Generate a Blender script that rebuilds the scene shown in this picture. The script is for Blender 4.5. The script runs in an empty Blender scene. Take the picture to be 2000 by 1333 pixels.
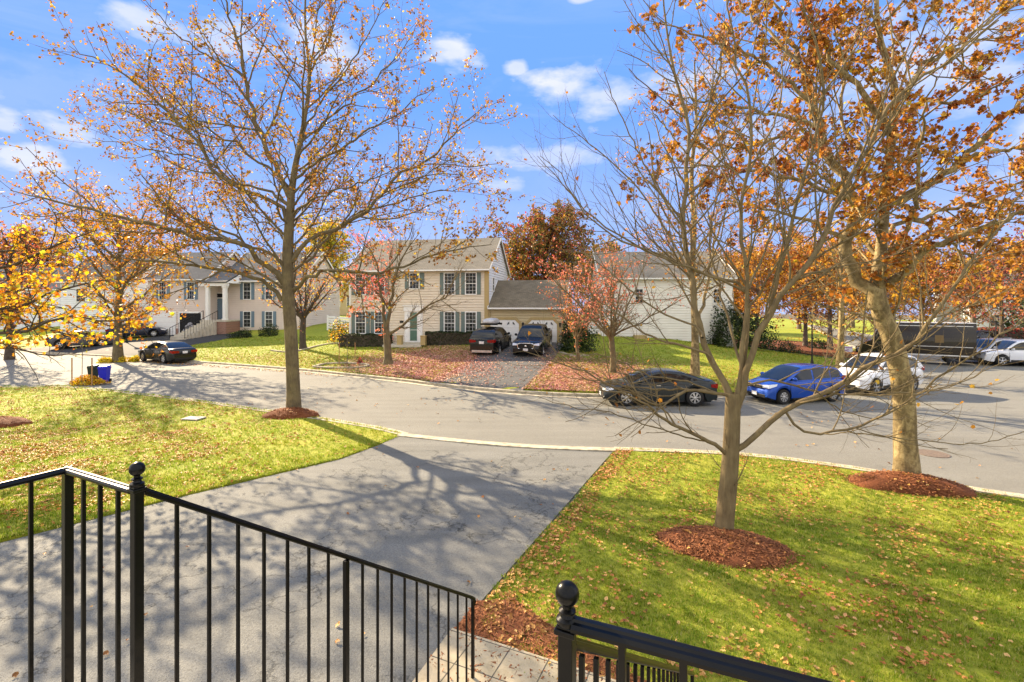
import bpy, math, random
import numpy as np
from mathutils import Vector, Matrix, geometry
R = math.radians
scene = bpy.context.scene
col = scene.collection
# ---------------------------------------------------------------- camera, world, sun, exposure
F, CX, HY, CZ = 950.0, 1000.0, 597.0, 4.0      # focal length and principal column in photo pixels, horizon row, eye height
cam_d = bpy.data.cameras.new("camera"); cam = bpy.data.objects.new("camera", cam_d); col.objects.link(cam)
cam_d.sensor_width = 36; cam_d.lens = F / 2000 * 36; cam_d.shift_y = -(666.5 - HY) / 2000
cam_d.clip_start = 0.05; cam_d.clip_end = 2000
cam.location = (0, 0, CZ); cam.rotation_euler = (R(90), 0, 0)
scene.camera = cam
SUN_AZ, SUN_EL = R(-46), R(27)                  # azimuth from +Y towards +X
sd = Vector((math.sin(SUN_AZ) * math.cos(SUN_EL), math.cos(SUN_AZ) * math.cos(SUN_EL), math.sin(SUN_EL)))
sun_d = bpy.data.lights.new("sun", 'SUN'); sun = bpy.data.objects.new("sun", sun_d); col.objects.link(sun)
sun_d.energy = 4.9; sun_d.angle = R(0.5); sun_d.color = (1.0, 0.87, 0.68)
sun.rotation_euler = sd.to_track_quat('Z', 'Y').to_euler()
scene.view_settings.view_transform = 'Standard'; scene.view_settings.look = 'None'
scene.view_settings.gamma = 1; scene.view_settings.use_curve_mapping = False
scene.view_settings.exposure = 1.7
scene.view_settings.use_white_balance = True; scene.view_settings.white_balance_temperature = 7600
try:
    scene.cycles.max_bounces = 6; scene.cycles.transparent_max_bounces = 8; scene.cycles.diffuse_bounces = 3
    scene.cycles.caustics_reflective = False; scene.cycles.caustics_refractive = False
    scene.cycles.use_denoising = True; scene.cycles.sample_clamp_indirect = 6
except Exception: pass

def world():
    w = bpy.data.worlds.new("World"); scene.world = w; w.use_nodes = True
    nt = w.node_tree; N = nt.nodes; Lk = nt.links; N.clear()
    def nd(t, **k):
        n = N.new(t)
        for a, b in k.items(): setattr(n, a, b)
        return n
    def mth(op, a, b=None, c=None, clamp=False):
        n = nd('ShaderNodeMath', operation=op); n.use_clamp = clamp
        for i, v in enumerate((a, b, c)):
            if v is None: continue
            if isinstance(v, (int, float)): n.inputs[i].default_value = v
            else: Lk.new(v, n.inputs[i])
        return n.outputs[0]
    out = nd('ShaderNodeOutputWorld'); bg = nd('ShaderNodeBackground'); Lk.new(bg.outputs[0], out.inputs[0])
    sky = nd('ShaderNodeTexSky'); sky.sky_type = 'NISHITA'; sky.sun_disc = False
    sky.sun_elevation = SUN_EL; sky.sun_rotation = SUN_AZ; sky.air_density = 1.0; sky.dust_density = 0.3; sky.ozone_density = 2.5
    tc = nd('ShaderNodeTexCoord'); sep = nd('ShaderNodeSeparateXYZ'); Lk.new(tc.outputs['Generated'], sep.inputs[0])
    X, Y, Z = sep.outputs
    az = mth('ARCTAN2', X, Y); el = mth('ARCSINE', Z)
    nz = nd('ShaderNodeTexNoise'); nz.inputs['Scale'].default_value = 5.0; nz.inputs['Detail'].default_value = 7; nz.inputs['Roughness'].default_value = .58
    mp = nd('ShaderNodeMapping'); mp.inputs['Scale'].default_value = (1, 1, 2.2); Lk.new(tc.outputs['Generated'], mp.inputs[0]); Lk.new(mp.outputs[0], nz.inputs[0])
    nz2 = nd('ShaderNodeTexNoise'); nz2.inputs['Scale'].default_value = 16; nz2.inputs['Detail'].default_value = 5; Lk.new(mp.outputs[0], nz2.inputs[0])
    pert = mth('ADD', mth('MULTIPLY', mth('SUBTRACT', nz.outputs[0], .5), 3.6), mth('MULTIPLY', mth('SUBTRACT', nz2.outputs[0], .5), 2.6))
    nz3 = nd('ShaderNodeTexNoise'); nz3.inputs['Scale'].default_value = 2.6; nz3.inputs['Detail'].default_value = 9; nz3.inputs['Roughness'].default_value = .62; nz3.inputs['Distortion'].default_value = .6
    mp3 = nd('ShaderNodeMapping'); mp3.inputs['Scale'].default_value = (1, 1, 4.5); mp3.inputs['Rotation'].default_value = (0, R(7), 0); Lk.new(tc.outputs['Generated'], mp3.inputs[0]); Lk.new(mp3.outputs[0], nz3.inputs[0])
    blobs = [(880, 105, 45, 33, 1), (855, 118, 45, 14, .8), (1120, 165, 70, 40, 1), (1180, 185, 110, 45, .9), (1330, 170, 160, 60, .8), (1500, 260, 240, 90, .55),
             (1060, 312, 130, 26, .65), (985, 366, 70, 22, .8), (650, 100, 90, 42, .8), (450, 70, 110, 35, .75), (300, 40, 90, 30, .8),
             (140, 258, 60, 28, .8), (50, 310, 70, 34, .9), (10, 245, 40, 22, .8), (1860, 140, 190, 130, .7), (1650, 330, 240, 60, .6), (1010, 130, 18, 12, .8), (1140, 0, 22, 8, .8),
             (560, 380, 260, 40, .35), (200, 190, 260, 60, .2), (2050, 250, 140, 90, .7), (-300, 150, 200, 60, .8), (2500, 100, 300, 90, .8)]
    m = None
    for px, py, rx, ry, s in blobs:
        a0 = math.atan((px - CX) / F); e0 = math.atan((HY - py) / F * math.cos(a0))
        ra = rx / F * math.cos(a0) ** 2; re = ry / F * math.cos(a0) * math.cos(e0) ** 2
        da = mth('DIVIDE', mth('SUBTRACT', az, a0), ra); de = mth('DIVIDE', mth('SUBTRACT', el, e0), re)
        d2 = mth('SQRT', mth('ADD', mth('MULTIPLY', da, da), mth('MULTIPLY', de, de)))
        v = mth('MULTIPLY', mth('MULTIPLY', mth('ADD', mth('SUBTRACT', 1.12, d2), pert), 1.1, clamp=True), s)
        m = v if m is None else mth('MAXIMUM', m, v)
    # bright unseen clouds, added overhead and behind as fill for the shaded house fronts
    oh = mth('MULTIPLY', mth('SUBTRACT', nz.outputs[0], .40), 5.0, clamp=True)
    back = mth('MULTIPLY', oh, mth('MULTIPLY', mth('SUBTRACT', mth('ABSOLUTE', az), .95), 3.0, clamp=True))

    # a light veil near the horizon
    wisp = mth('MULTIPLY', mth('MULTIPLY', mth('SUBTRACT', nz3.outputs[0], .47), 2.4, clamp=True), mth('SUBTRACT', .6, mth('MULTIPLY', el, .55), clamp=True)); m = mth('MAXIMUM', m, wisp)
    veil = mth('MULTIPLY', mth('SUBTRACT', 1.0, mth('DIVIDE', el, .38), clamp=True), .62)
    m = mth('MAXIMUM', m, veil)
    cap = nd('ShaderNodeMix', data_type='RGBA', blend_type='DARKEN'); cap.inputs[0].default_value = 1; Lk.new(sky.outputs[0], cap.inputs[6]); cap.inputs[7].default_value = SKYCAP
    tint = nd('ShaderNodeMix', data_type='RGBA', blend_type='MULTIPLY'); tint.inputs[0].default_value = 1
    Lk.new(cap.outputs[2], tint.inputs[6]); tint.inputs[7].default_value = SKYTINT
    mix = nd('ShaderNodeMix', data_type='RGBA'); Lk.new(m, mix.inputs[0]); Lk.new(tint.outputs[2], mix.inputs[6])
    cr = nd('ShaderNodeValToRGB'); cr.color_ramp.elements[0].position = .3; cr.color_ramp.elements[0].color = CLOUD0
    cr.color_ramp.elements[1].position = .75; cr.color_ramp.elements[1].color = CLOUD1; Lk.new(nz.outputs[0], cr.inputs[0])
    Lk.new(cr.outputs[0], mix.inputs[7])
    mb_ = nd('ShaderNodeMix', data_type='RGBA'); Lk.new(mth('MULTIPLY', back, .9), mb_.inputs[0]); Lk.new(mix.outputs[2], mb_.inputs[6]); mb_.inputs[7].default_value = CLOUD_FILL
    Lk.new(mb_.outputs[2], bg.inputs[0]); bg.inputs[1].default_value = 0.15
SKYTINT = (.7, .92, 1.22, 1); SKYCAP = (.5, 1.03, 2.2, 1)
CLOUD0 = (1.1, 1.5, 2.5, 1); CLOUD_FILL = (5.3, 5.2, 4.7, 1); CLOUD1 = (1.85, 2.05, 2.75, 1)
world()

# ---------------------------------------------------------------- helpers
def tag(o, label=None, cat=None, group=None, kind=None):
    if label: o["label"] = label
    if cat: o["category"] = cat
    if group: o["group"] = group
    if kind: o["kind"] = kind
    return o
def empty(name, loc, rz=0, **k):
    o = bpy.data.objects.new(name, None); col.objects.link(o); o.location = loc; o.rotation_euler = (0, 0, rz)
    o.empty_display_size = .2
    return tag(o, **k)
def mesh_np(name, V, faces_flat, sizes, mat, parent=None, smooth=False):
    V = np.asarray(V, dtype=np.float32).reshape(-1, 3); ff = np.asarray(faces_flat, dtype=np.int32); sizes = np.asarray(sizes, dtype=np.int32)
    me = bpy.data.meshes.new(name); me.vertices.add(len(V)); me.vertices.foreach_set("co", V.ravel())
    me.loops.add(len(ff)); me.loops.foreach_set("vertex_index", ff)
    me.polygons.add(len(sizes)); st = np.zeros(len(sizes), np.int32); st[1:] = np.cumsum(sizes)[:-1]
    me.polygons.foreach_set("loop_start", st)
    try: me.polygons.foreach_set("loop_total", sizes)
    except Exception: pass
    me.update(calc_edges=True); me.validate()
    if smooth: me.polygons.foreach_set("use_smooth", np.ones(len(me.polygons), bool))
    if mat: me.materials.append(mat)
    o = bpy.data.objects.new(name, me); col.objects.link(o)
    if parent: o.parent = parent
    return o
class MB:
    def __init__(s): s.v = []; s.f = []
    def add(s, V, Fc):
        n = len(s.v); s.v += [tuple(p) for p in V]; s.f += [tuple(i + n for i in f) for f in Fc]; return s
    def box(s, x0, x1, y0, y1, z0, z1, M=None):
        V = [(x0, y0, z0), (x1, y0, z0), (x1, y1, z0), (x0, y1, z0), (x0, y0, z1), (x1, y0, z1), (x1, y1, z1), (x0, y1, z1)]
        if M is not None: V = [tuple(M @ Vector(p)) for p in V]
        return s.add(V, [(0, 3, 2, 1), (4, 5, 6, 7), (0, 1, 5, 4), (1, 2, 6, 5), (2, 3, 7, 6), (3, 0, 4, 7)])
    def bar(s, a, b, w, h=None, up=(0, 0, 1)):
        a = Vector(a); b = Vector(b); h = h or w; t = (b - a).normalized(); u = Vector(up)
        if abs(t.dot(u)) > .98: u = Vector((1, 0, 0)) if not isinstance(up, Vector) else up
        sx = t.cross(u).normalized(); sy = sx.cross(t).normalized()
        V = [p + sx * i * w / 2 + sy * j * h / 2 for p in (a, b) for i, j in ((-1, -1), (1, -1), (1, 1), (-1, 1))]
        return s.add(V, [(0, 1, 2, 3), (7, 6, 5, 4), (0, 4, 5, 1), (1, 5, 6, 2), (2, 6, 7, 3), (3, 7, 4, 0)])
    def tube(s, pts, rad, n=8, cap=True):
        pts = [Vector(p) for p in pts]; rad = rad if hasattr(rad, '__len__') else [rad] * len(pts); base = len(s.v); V = []; Fc = []
        for i, p in enumerate(pts):
            t = (pts[min(i + 1, len(pts) - 1)] - pts[max(i - 1, 0)]).normalized()
            u = Vector((0, 0, 1)) if abs(t.z) < .9 else Vector((1, 0, 0)); a = t.cross(u).normalized(); b = t.cross(a)
            V += [p + (a * math.cos(k * 2 * math.pi / n) + b * math.sin(k * 2 * math.pi / n)) * rad[i] for k in range(n)]
        for i in range(len(pts) - 1):
            for k in range(n):
                Fc.append((i * n + k, i * n + (k + 1) % n, (i + 1) * n + (k + 1) % n, (i + 1) * n + k))
        if cap: Fc += [tuple(range(n))[::-1], tuple((len(pts) - 1) * n + k for k in range(n))]
        return s.add(V, Fc)
    def lathe(s, prof, c=(0, 0, 0), n=20, axis='z'):
        V = []; Fc = []
        for r, z in prof:
            for k in range(n):
                a = k * 2 * math.pi / n
                p = (r * math.cos(a), r * math.sin(a), z)
                if axis == 'y': p = (r * math.cos(a), z, r * math.sin(a))
                V.append((p[0] + c[0], p[1] + c[1], p[2] + c[2]))
        for i in range(len(prof) - 1):
            for k in range(n): Fc.append((i * n + k, i * n + (k + 1) % n, (i + 1) * n + (k + 1) % n, (i + 1) * n + k))
        Fc += [tuple(range(n))[::-1], tuple((len(prof) - 1) * n + k for k in range(n))]
        return s.add(V, Fc)
    def prism(s, poly, z0, z1):
        n = len(poly); V = [(x, y, z0) for x, y in poly] + [(x, y, z1) for x, y in poly]
        return s.add(V, [tuple(range(n))[::-1], tuple(range(n, 2 * n))] + [(i, (i + 1) % n, n + (i + 1) % n, n + i) for i in range(n)])
    def build(s, name, mat, parent=None, smooth=None, bevel=0):
        me = bpy.data.meshes.new(name); me.from_pydata([tuple(p) for p in s.v], [], s.f); me.materials.append(mat)
        if smooth is not None:
            me.polygons.foreach_set("use_smooth", np.ones(len(me.polygons), bool)); me.set_sharp_from_angle(angle=R(smooth))
        o = bpy.data.objects.new(name, me); col.objects.link(o)
        if parent: o.parent = parent
        if bevel:
            b = o.modifiers.new("bevel", 'BEVEL'); b.width = bevel; b.segments = 2; b.limit_method = 'ANGLE'
        return o
def kids(o): return [c for c in bpy.data.objects if c.parent == o]
def copy_tree(o, parent=None):
    c = o.copy(); col.objects.link(c); c.parent = parent
    for ch in kids(o): copy_tree(ch, c)
    return c

# ---------------------------------------------------------------- materials
class NT:
    def __init__(s, name):
        s.m = bpy.data.materials.new(name); s.m.use_nodes = True; s.t = s.m.node_tree; s.b = s.t.nodes['Principled BSDF']; s.out = s.t.nodes['Material Output']
        s.b.inputs['Specular IOR Level'].default_value = .25
    def n(s, ty, ins=None, **k):
        n = s.t.nodes.new(ty)
        for a, b in k.items(): setattr(n, a, b)
        for a, b in (ins or {}).items():
            if hasattr(b, 'is_output'): s.t.links.new(b, n.inputs[a])
            else: n.inputs[a].default_value = b
        return n
    def link(s, a, b): s.t.links.new(a, b)
    def coord(s, scale=(1, 1, 1), rot=(0, 0, 0)):
        c = s.n('ShaderNodeTexCoord'); m = s.n('ShaderNodeMapping', {'Vector': c.outputs['Object']}); m.inputs['Scale'].default_value = scale; m.inputs['Rotation'].default_value = rot
        return m.outputs[0]
    def noise(s, v, scale, detail=4, rough=.55): return s.n('ShaderNodeTexNoise', {'Vector': v, 'Scale': scale, 'Detail': detail, 'Roughness': rough}).outputs[0]
    def ramp(s, fac, stops, interp='LINEAR'):
        r = s.n('ShaderNodeValToRGB', {'Fac': fac}); cr = r.color_ramp; cr.interpolation = interp
        while len(cr.elements) < len(stops): cr.elements.new(.5)
        for e, (p, c) in zip(cr.elements, stops): e.position = p; e.color = (*c, 1) if len(c) == 3 else c
        return r.outputs[0]
    def mix(s, f, a, b, bt='MIX'):
        n = s.n('ShaderNodeMix', data_type='RGBA', blend_type=bt)
        for i, v in ((0, f), (6, a), (7, b)):
            if hasattr(v, 'is_output'): s.t.links.new(v, n.inputs[i])
            else: n.inputs[i].default_value = v if i == 0 or len(v) == 4 else (*v, 1)
        return n.outputs[2]
    def bump(s, h, st=.3, dist=.02):
        b = s.n('ShaderNodeBump', {'Height': h, 'Strength': st, 'Distance': dist}); s.link(b.outputs[0], s.b.inputs['Normal'])
def plain(name, c, rough=.6, metal=0, spec=.3, coat=0, var=.12, vs=6.0, bump=0):
    t = NT(name); t.b.inputs['Roughness'].default_value = rough; t.b.inputs['Metallic'].default_value = metal; t.b.inputs['Specular IOR Level'].default_value = spec
    t.b.inputs['Coat Weight'].default_value = coat; t.b.inputs['Coat Roughness'].default_value = .04
    f = t.noise(t.coord(), vs, 5)
    t.link(t.ramp(f, [(.3, tuple(x * (1 - var) for x in c)), (.7, tuple(min(1, x * (1 + var)) for x in c))]), t.b.inputs['Base Color'])
    if bump: t.bump(t.noise(t.coord(), vs * 8, 4), bump, .01)
    return t.m
def leafmat(name, stops, trans=.45, rough=.55):
    t = NT(name); g = t.n('ShaderNodeNewGeometry')
    c = t.ramp(g.outputs['Random Per Island'], stops)
    cl = t.noise(t.coord(), .55, 2); hue = t.n('ShaderNodeHueSaturation', {'Color': c}); 
    mr = t.n('ShaderNodeMapRange', {0: cl, 1: .3, 2: .7, 3: .483, 4: .524}); t.link(mr.outputs[0], hue.inputs['Hue'])
    t.link(hue.outputs[0], t.b.inputs['Base Color']); t.b.inputs['Roughness'].default_value = rough
    tr = t.n('ShaderNodeBsdfTranslucent', {'Color': hue.outputs[0]}); mx = t.n('ShaderNodeMixShader', {0: trans, 1: t.b.outputs[0], 2: tr.outputs[0]})
    t.link(mx.outputs[0], t.out.inputs[0]); return t.m
def glass(name, c=(.015, .02, .022), alpha=.45):
    t = NT(name); t.b.inputs['Base Color'].default_value = (*c, 1); t.b.inputs['Roughness'].default_value = .04; t.b.inputs['Specular IOR Level'].default_value = .6
    tr = t.n('ShaderNodeBsdfTransparent', {'Color': (.75, .8, .8, 1)}); mx = t.n('ShaderNodeMixShader', {0: alpha, 1: t.b.outputs[0], 2: tr.outputs[0]})
    t.link(mx.outputs[0], t.out.inputs[0]); return t.m
M = {}
def mats():
    # lawn soil sheet
    def lawn(name, a, b, c, sc=1.0):
        t = NT(name); v = t.coord()
        n1 = t.noise(v, .45 * sc, 5, .6); n2 = t.noise(v, 6, 6, .7); n3 = t.noise(v, 45, 3, .7)
        base = t.ramp(n1, [(.3, a), (.5, b), (.72, c)])
        fine = t.ramp(n2, [(.3, tuple(x * .6 for x in a)), (.7, tuple(min(1, x * 1.35) for x in c))])
        m2 = t.mix(.45, base, fine); m3 = t.mix(t.ramp(n3, [(.45, (0, 0, 0)), (.7, (1, 1, 1))]), m2, tuple(x * 1.3 for x in c))
        m4 = t.mix(.35, m2, m3)
        t.link(m4, t.b.inputs['Base Color']); t.b.inputs['Roughness'].default_value = .9; t.bump(n3, .8, .03); return t.m
    M['lawn'] = lawn('lawn_turf', (.13, .195, .012), (.235, .28, .018), (.35, .32, .045))
    M['lawn_far'] = lawn('far_turf', (.12, .2, .012), (.21, .28, .018), (.31, .29, .04), .6)
    M['ground'] = plain('soil', (.1, .085, .05), .95, var=.3, vs=.4)
    def asph(name, lo, hi, tintv, cracks=0.0, patch=.5):
        t = NT(name); v = t.coord()
        n1 = t.noise(v, .35, 5, .6); n2 = t.noise(v, 120, 2, .8); n3 = t.noise(v, 2.5, 6, .7)
        c = t.ramp(n1, [(.3, lo), (.7, hi)]); c = t.mix(.35, c, t.ramp(n3, [(.3, lo), (.75, hi)]))
        st = t.noise(t.coord((.12, 1.1, 1), (0, 0, R(22))), 1.6, 6, .65); c = t.mix(.38, c, t.ramp(st, [(.35, lo), (.62, tuple(x * 1.1 for x in hi))]))
        ag = t.noise(v, 34, 3, .85); c = t.mix(t.ramp(ag, [(.36, (.6, .6, .6)), (.5, (0, 0, 0))]), c, tuple(x * .55 for x in lo)); c = t.mix(t.ramp(ag, [(.6, (0, 0, 0)), (.75, (.5, .5, .5))]), c, tuple(min(1, x * 1.5) for x in hi))
        oil = t.ramp(t.noise(v, .8, 3, .4), [(.66, (0, 0, 0)), (.76, (.45, .45, .45))]); c = t.mix(oil, c, tuple(x * .5 for x in lo))
        c = t.mix(t.ramp(n2, [(.35, (.55, .55, .55)), (.65, (0, 0, 0))]), c, tuple(x * .35 for x in lo))
        if cracks:
            def contour(sc, lv, wd, det=5):
                f = t.noise(v, sc, det, .6); d = t.n('ShaderNodeMath', {0: f, 1: lv}, operation='SUBTRACT').outputs[0]; d = t.n('ShaderNodeMath', {0: d}, operation='ABSOLUTE').outputs[0]
                return t.ramp(d, [(0, (1, 1, 1)), (wd * .5, (.85, .85, .85)), (wd, (0, 0, 0))])
            msk = t.ramp(t.noise(v, .45, 3), [(.48, (0, 0, 0)), (.58, (1, 1, 1))]); msk1 = t.ramp(t.noise(v, .8, 2), [(.5, (0, 0, 0)), (.58, (1, 1, 1))])
            al = t.mix(1.0, t.mix(1.0, contour(.28, .5, .003, 10), t.ramp(t.noise(v, .3, 2), [(.42, (0, 0, 0)), (.48, (1, 1, 1))]), 'MULTIPLY'), t.mix(1.0, t.mix(1.0, contour(.9, .47, .007, 10), contour(1.1, .55, .007, 10), 'ADD'), t.mix(1.0, msk, msk1, 'MULTIPLY'), 'MULTIPLY'), 'ADD')
            c = t.mix(t.mix(1.0, al, (cracks, cracks, cracks), 'MULTIPLY'), c, tuple(x * .25 for x in lo))
            hh = t.mix(1.0, t.n('ShaderNodeTexNoise', {'Vector': v, 'Scale': 60, 'Detail': 4}).outputs[0], al, 'SUBTRACT'); t.bump(hh, .55, .02)
        else: t.bump(n2, .4, .008)
        t.link(c, t.b.inputs['Base Color']); t.b.inputs['Roughness'].default_value = .85; t.b.inputs['Specular IOR Level'].default_value = .15; return t.m
    M['road'] = asph('road_asphalt', (.195, .19, .168), (.265, .26, .232), 0)
    M['drive'] = asph('driveway_asphalt', (.155, .156, .145), (.265, .264, .245), 0, cracks=.6)
    M['drive_far'] = asph('far_driveway_asphalt', (.1, .1, .1), (.17, .165, .16), 0, cracks=.5)
    M['drive_dark'] = asph('sealed_asphalt', (.05, .052, .055), (.085, .085, .09), 0)
    M['tar'] = plain('tar_edge', (.03, .03, .03), .8, var=.3, bump=.4)
    M['kerb'] = plain('kerb_concrete', (.4, .35, .26), .9, var=.4, vs=5, bump=.5)
    M['conc'] = plain('concrete', (.5, .46, .38), .85, var=.15, vs=3, bump=.3)
    def paver():
        t = NT('stone_paver'); v = t.coord((1, 1, 1), (0, 0, R(24.2)))
        br = t.n('ShaderNodeTexBrick', {'Vector': v, 'Color1': (.34, .29, .2, 1), 'Color2': (.44, .37, .26, 1), 'Mortar': (.07, .065, .055, 1), 'Scale': 1.0, 'Mortar Size': .008, 'Brick Width': .46, 'Row Height': .46}, offset=0)
        n = t.noise(v, 7, 6, .7); c = t.mix(t.ramp(n, [(.45, (0, 0, 0)), (.75, (.7, .7, .7))]), br.outputs[0], (.2, .17, .1))
        t.link(c, t.b.inputs['Base Color']); t.b.inputs['Roughness'].default_value = .7; t.bump(n, .25, .01); return t.m
    M['paver'] = paver()
    def mulch(name='mulch', c0=(.09, .028, .012), c1=(.3, .09, .03)):
        t = NT(name); v = t.coord(); n = t.noise(v, 30, 5, .8); g = t.n('ShaderNodeNewGeometry')
        c = t.mix(.5, t.ramp(n, [(.35, c0), (.65, c1)]), t.ramp(g.outputs['Random Per Island'], [(0, c0), (1, c1)]))
        t.link(c, t.b.inputs['Base Color']); t.b.inputs['Roughness'].default_value = .9; t.bump(n, .8, .03); return t.m
    M['mulch'] = mulch('mulch', (.07, .022, .009), (.25, .08, .03)); M['chip'] = mulch('mulch_chip', (.11, .035, .015), (.46, .18, .075))
    def bark(name, a, b, c, sc=6, stretch=.25, bs=.7):
        t = NT(name); v = t.coord((1, 1, stretch)); n = t.noise(v, sc * 3, 6, .7); n2 = t.noise(t.coord(), sc * .5, 3)
        cc = t.mix(.5, t.ramp(n, [(.3, a), (.7, b)]), t.ramp(n2, [(.38, a), (.62, c)]))
        t.link(cc, t.b.inputs['Base Color']); t.b.inputs['Roughness'].default_value = .9; t.bump(n, bs, .03); return t.m
    M['bark_olive'] = bark('bark_olive_grey', (.085, .065, .035), (.22, .175, .11), (.19, .15, .07))
    M['bark_maple'] = bark('bark_maple', (.11, .078, .04), (.27, .2, .105), (.19, .145, .075), 8, .15)
    M['bark_dark'] = bark('bark_dark', (.045, .035, .028), (.12, .095, .075), (.09, .07, .055))
    M['bark_grey'] = bark('bark_grey', (.1, .08, .065), (.24, .2, .16), (.17, .14, .11))
    def syc():
        t = NT('bark_sycamore'); v = t.coord((1, 1, .55)); n = t.n('ShaderNodeTexNoise', {'Vector': v, 'Scale': 2.2, 'Detail': 7, 'Roughness': .6}).outputs[0]; n2 = t.noise(t.coord(), 14, 6, .75)
        c = t.ramp(n, [(.38, (.08, .055, .024)), (.44, (.13, .09, .04)), (.465, (.25, .18, .08)), (.51, (.36, .28, .14)), (.535, (.19, .135, .06)), (.6, (.11, .078, .034))])
        c = t.mix(.3, c, t.ramp(n2, [(.35, (.08, .055, .025)), (.65, (.42, .33, .17))])); t.link(c, t.b.inputs['Base Color']); t.b.inputs['Roughness'].default_value = .8; t.bump(n2, .6, .025); return t.m
    M['bark_syc'] = syc()
    O = lambda *c: c
    M['lf_orange'] = leafmat('leaf_orange', [(0, O(.2, .065, .015)), (.3, O(.44, .155, .022)), (.65, O(.58, .24, .035)), (.93, O(.66, .34, .05)), (1, O(.62, .52, .06))])
    M['lf_brown'] = leafmat('leaf_rust', [(0, O(.12, .045, .015)), (.4, O(.3, .11, .025)), (.75, O(.43, .18, .035)), (.97, O(.52, .27, .05)), (1, O(.55, .5, .05))], .4)
    M['lf_gold'] = leafmat('leaf_gold_brown', [(0, O(.14, .06, .012)), (.4, O(.34, .155, .02)), (.8, O(.48, .25, .035)), (1, O(.55, .45, .06))], .4)
    M['lf_yellow'] = leafmat('leaf_yellow', [(0, O(.5, .12, .015)), (.25, O(.75, .32, .02)), (.6, O(.85, .5, .03)), (.85, O(.7, .6, .05)), (1, O(.3, .35, .04))], .5)
    M['lf_red'] = leafmat('leaf_red', [(0, O(.33, .045, .03)), (.5, O(.56, .13, .07)), (.85, O(.68, .24, .14)), (1, O(.6, .32, .12))])
    M['lf_pink'] = leafmat('leaf_salmon', [(0, O(.55, .08, .06)), (.5, O(.72, .2, .15)), (1, O(.75, .38, .28))])
    M['lf_crim'] = leafmat('leaf_crimson', [(0, O(.22, .02, .03)), (.5, O(.42, .05, .06)), (1, O(.6, .18, .1))])
    M['lf_mixed'] = leafmat('leaf_mixed', [(0, O(.06, .08, .02)), (.35, O(.14, .12, .03)), (.6, O(.28, .07, .04)), (.8, O(.3, .2, .04)), (1, O(.42, .22, .05))], .3)
    M['lf_green'] = leafmat('leaf_dark_green', [(0, O(.012, .025, .008)), (.6, O(.03, .06, .015)), (1, O(.08, .1, .03))], .15, .35)
    M['lf_lime'] = leafmat('leaf_lime', [(0, O(.1, .13, .02)), (.5, O(.4, .36, .04)), (1, O(.6, .45, .05))])
    M['hedge'] = leafmat('hedge_leaf', [(0, O(.01, .02, .006)), (.7, O(.03, .05, .012)), (1, O(.06, .09, .025))], .15, .4)
    M['mum_y'] = leafmat('mum_yellow', [(0, O(.6, .4, .02)), (.8, O(.85, .65, .04)), (1, O(.1, .15, .02))], .3)
    M['mum_o'] = leafmat('mum_orange', [(0, O(.5, .15, .02)), (.6, O(.8, .35, .03)), (.9, O(.8, .5, .05)), (1, O(.1, .15, .02))], .3)
    M['blade'] = leafmat('grass_blade', [(0, O(.12, .19, .01)), (.4, O(.235, .33, .016)), (.72, O(.3, .33, .035)), (.9, O(.46, .4, .1)), (1, O(.6, .5, .2))], .4)
    M['litter'] = leafmat('fallen_leaf', [(0, O(.2, .08, .025)), (.4, O(.45, .19, .05)), (.75, O(.6, .3, .1)), (1, O(.68, .42, .17))], .15)
    M['litter_o'] = leafmat('fallen_leaf_orange', [(0, O(.3, .08, .02)), (.5, O(.5, .2, .04)), (1, O(.6, .35, .07))], .15)
    M['litter_p'] = leafmat('fallen_leaf_pink', [(0, O(.32, .12, .08)), (.4, O(.6, .27, .19)), (.8, O(.76, .46, .36)), (1, O(.62, .3, .1))], .1)
    M['iron'] = plain('black_iron', (.0025, .0027, .003), .3, spec=.16, coat=.08, var=.1)
    M['black'] = plain('black_trim', (.012, .012, .013), .5)
    M['rubber'] = plain('tyre_rubber', (.018, .018, .018), .85)
    M['alloy'] = plain('alloy_rim', (.62, .62, .62), .3, metal=.8)
    M['chrome'] = plain('chrome', (.75, .75, .76), .12, metal=1)
    def paint(n, c, metal=.3): return plain(n, c, .25, metal, .3, .35, .04, 2)
    M['p_black'] = paint('paint_black', (.012, .013, .013)); M['p_navy'] = paint('paint_navy', (.012, .016, .035)); M['p_grey'] = paint('paint_grey', (.07, .075, .09))
    M['p_slate'] = paint('paint_slate', (.02, .026, .028)); M['p_blue'] = paint('paint_blue', (.008, .07, .38)); M['p_white'] = paint('paint_white', (.72, .73, .75), 0)
    M['p_silver'] = paint('paint_silver', (.38, .38, .38), .5); M['p_brown'] = paint('paint_brown', (.018, .013, .009), 0)
    M['carglass'] = glass('car_glass', (.008, .01, .011), .1)
    M['interior'] = plain('car_interior', (.03, .03, .03), .9)
    M['tail'] = plain('tail_lamp_red', (.5, .012, .01), .15, spec=.6); M['head'] = plain('head_lamp', (.7, .72, .74), .1, metal=.4, spec=.6)
    M['amber'] = plain('amber_lamp', (.8, .25, .02), .2)
    M['plate'] = plain('number_plate', (.7, .7, .72), .5, var=.25, vs=14)
    M['roofbox'] = plain('silver_plastic', (.45, .46, .47), .35)
    def siding(n, c): return plain(n, c, .6, var=.05, vs=1.2)
    M['s_beige'] = siding('siding_beige', (.68, .6, .48)); M['s_white'] = siding('siding_white', (.7, .72, .76)); M['s_pink'] = siding('siding_pinkish', (.65, .56, .5)); M['s_cream'] = siding('siding_cream', (.76, .74, .68))
    M['s_tan'] = siding('siding_tan', (.52, .43, .26)); M['trimw'] = plain('white_trim', (.78, .78, .76), .5, var=.04); M['trimt'] = plain('tan_trim', (.42, .31, .14), .5, var=.05)
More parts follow.
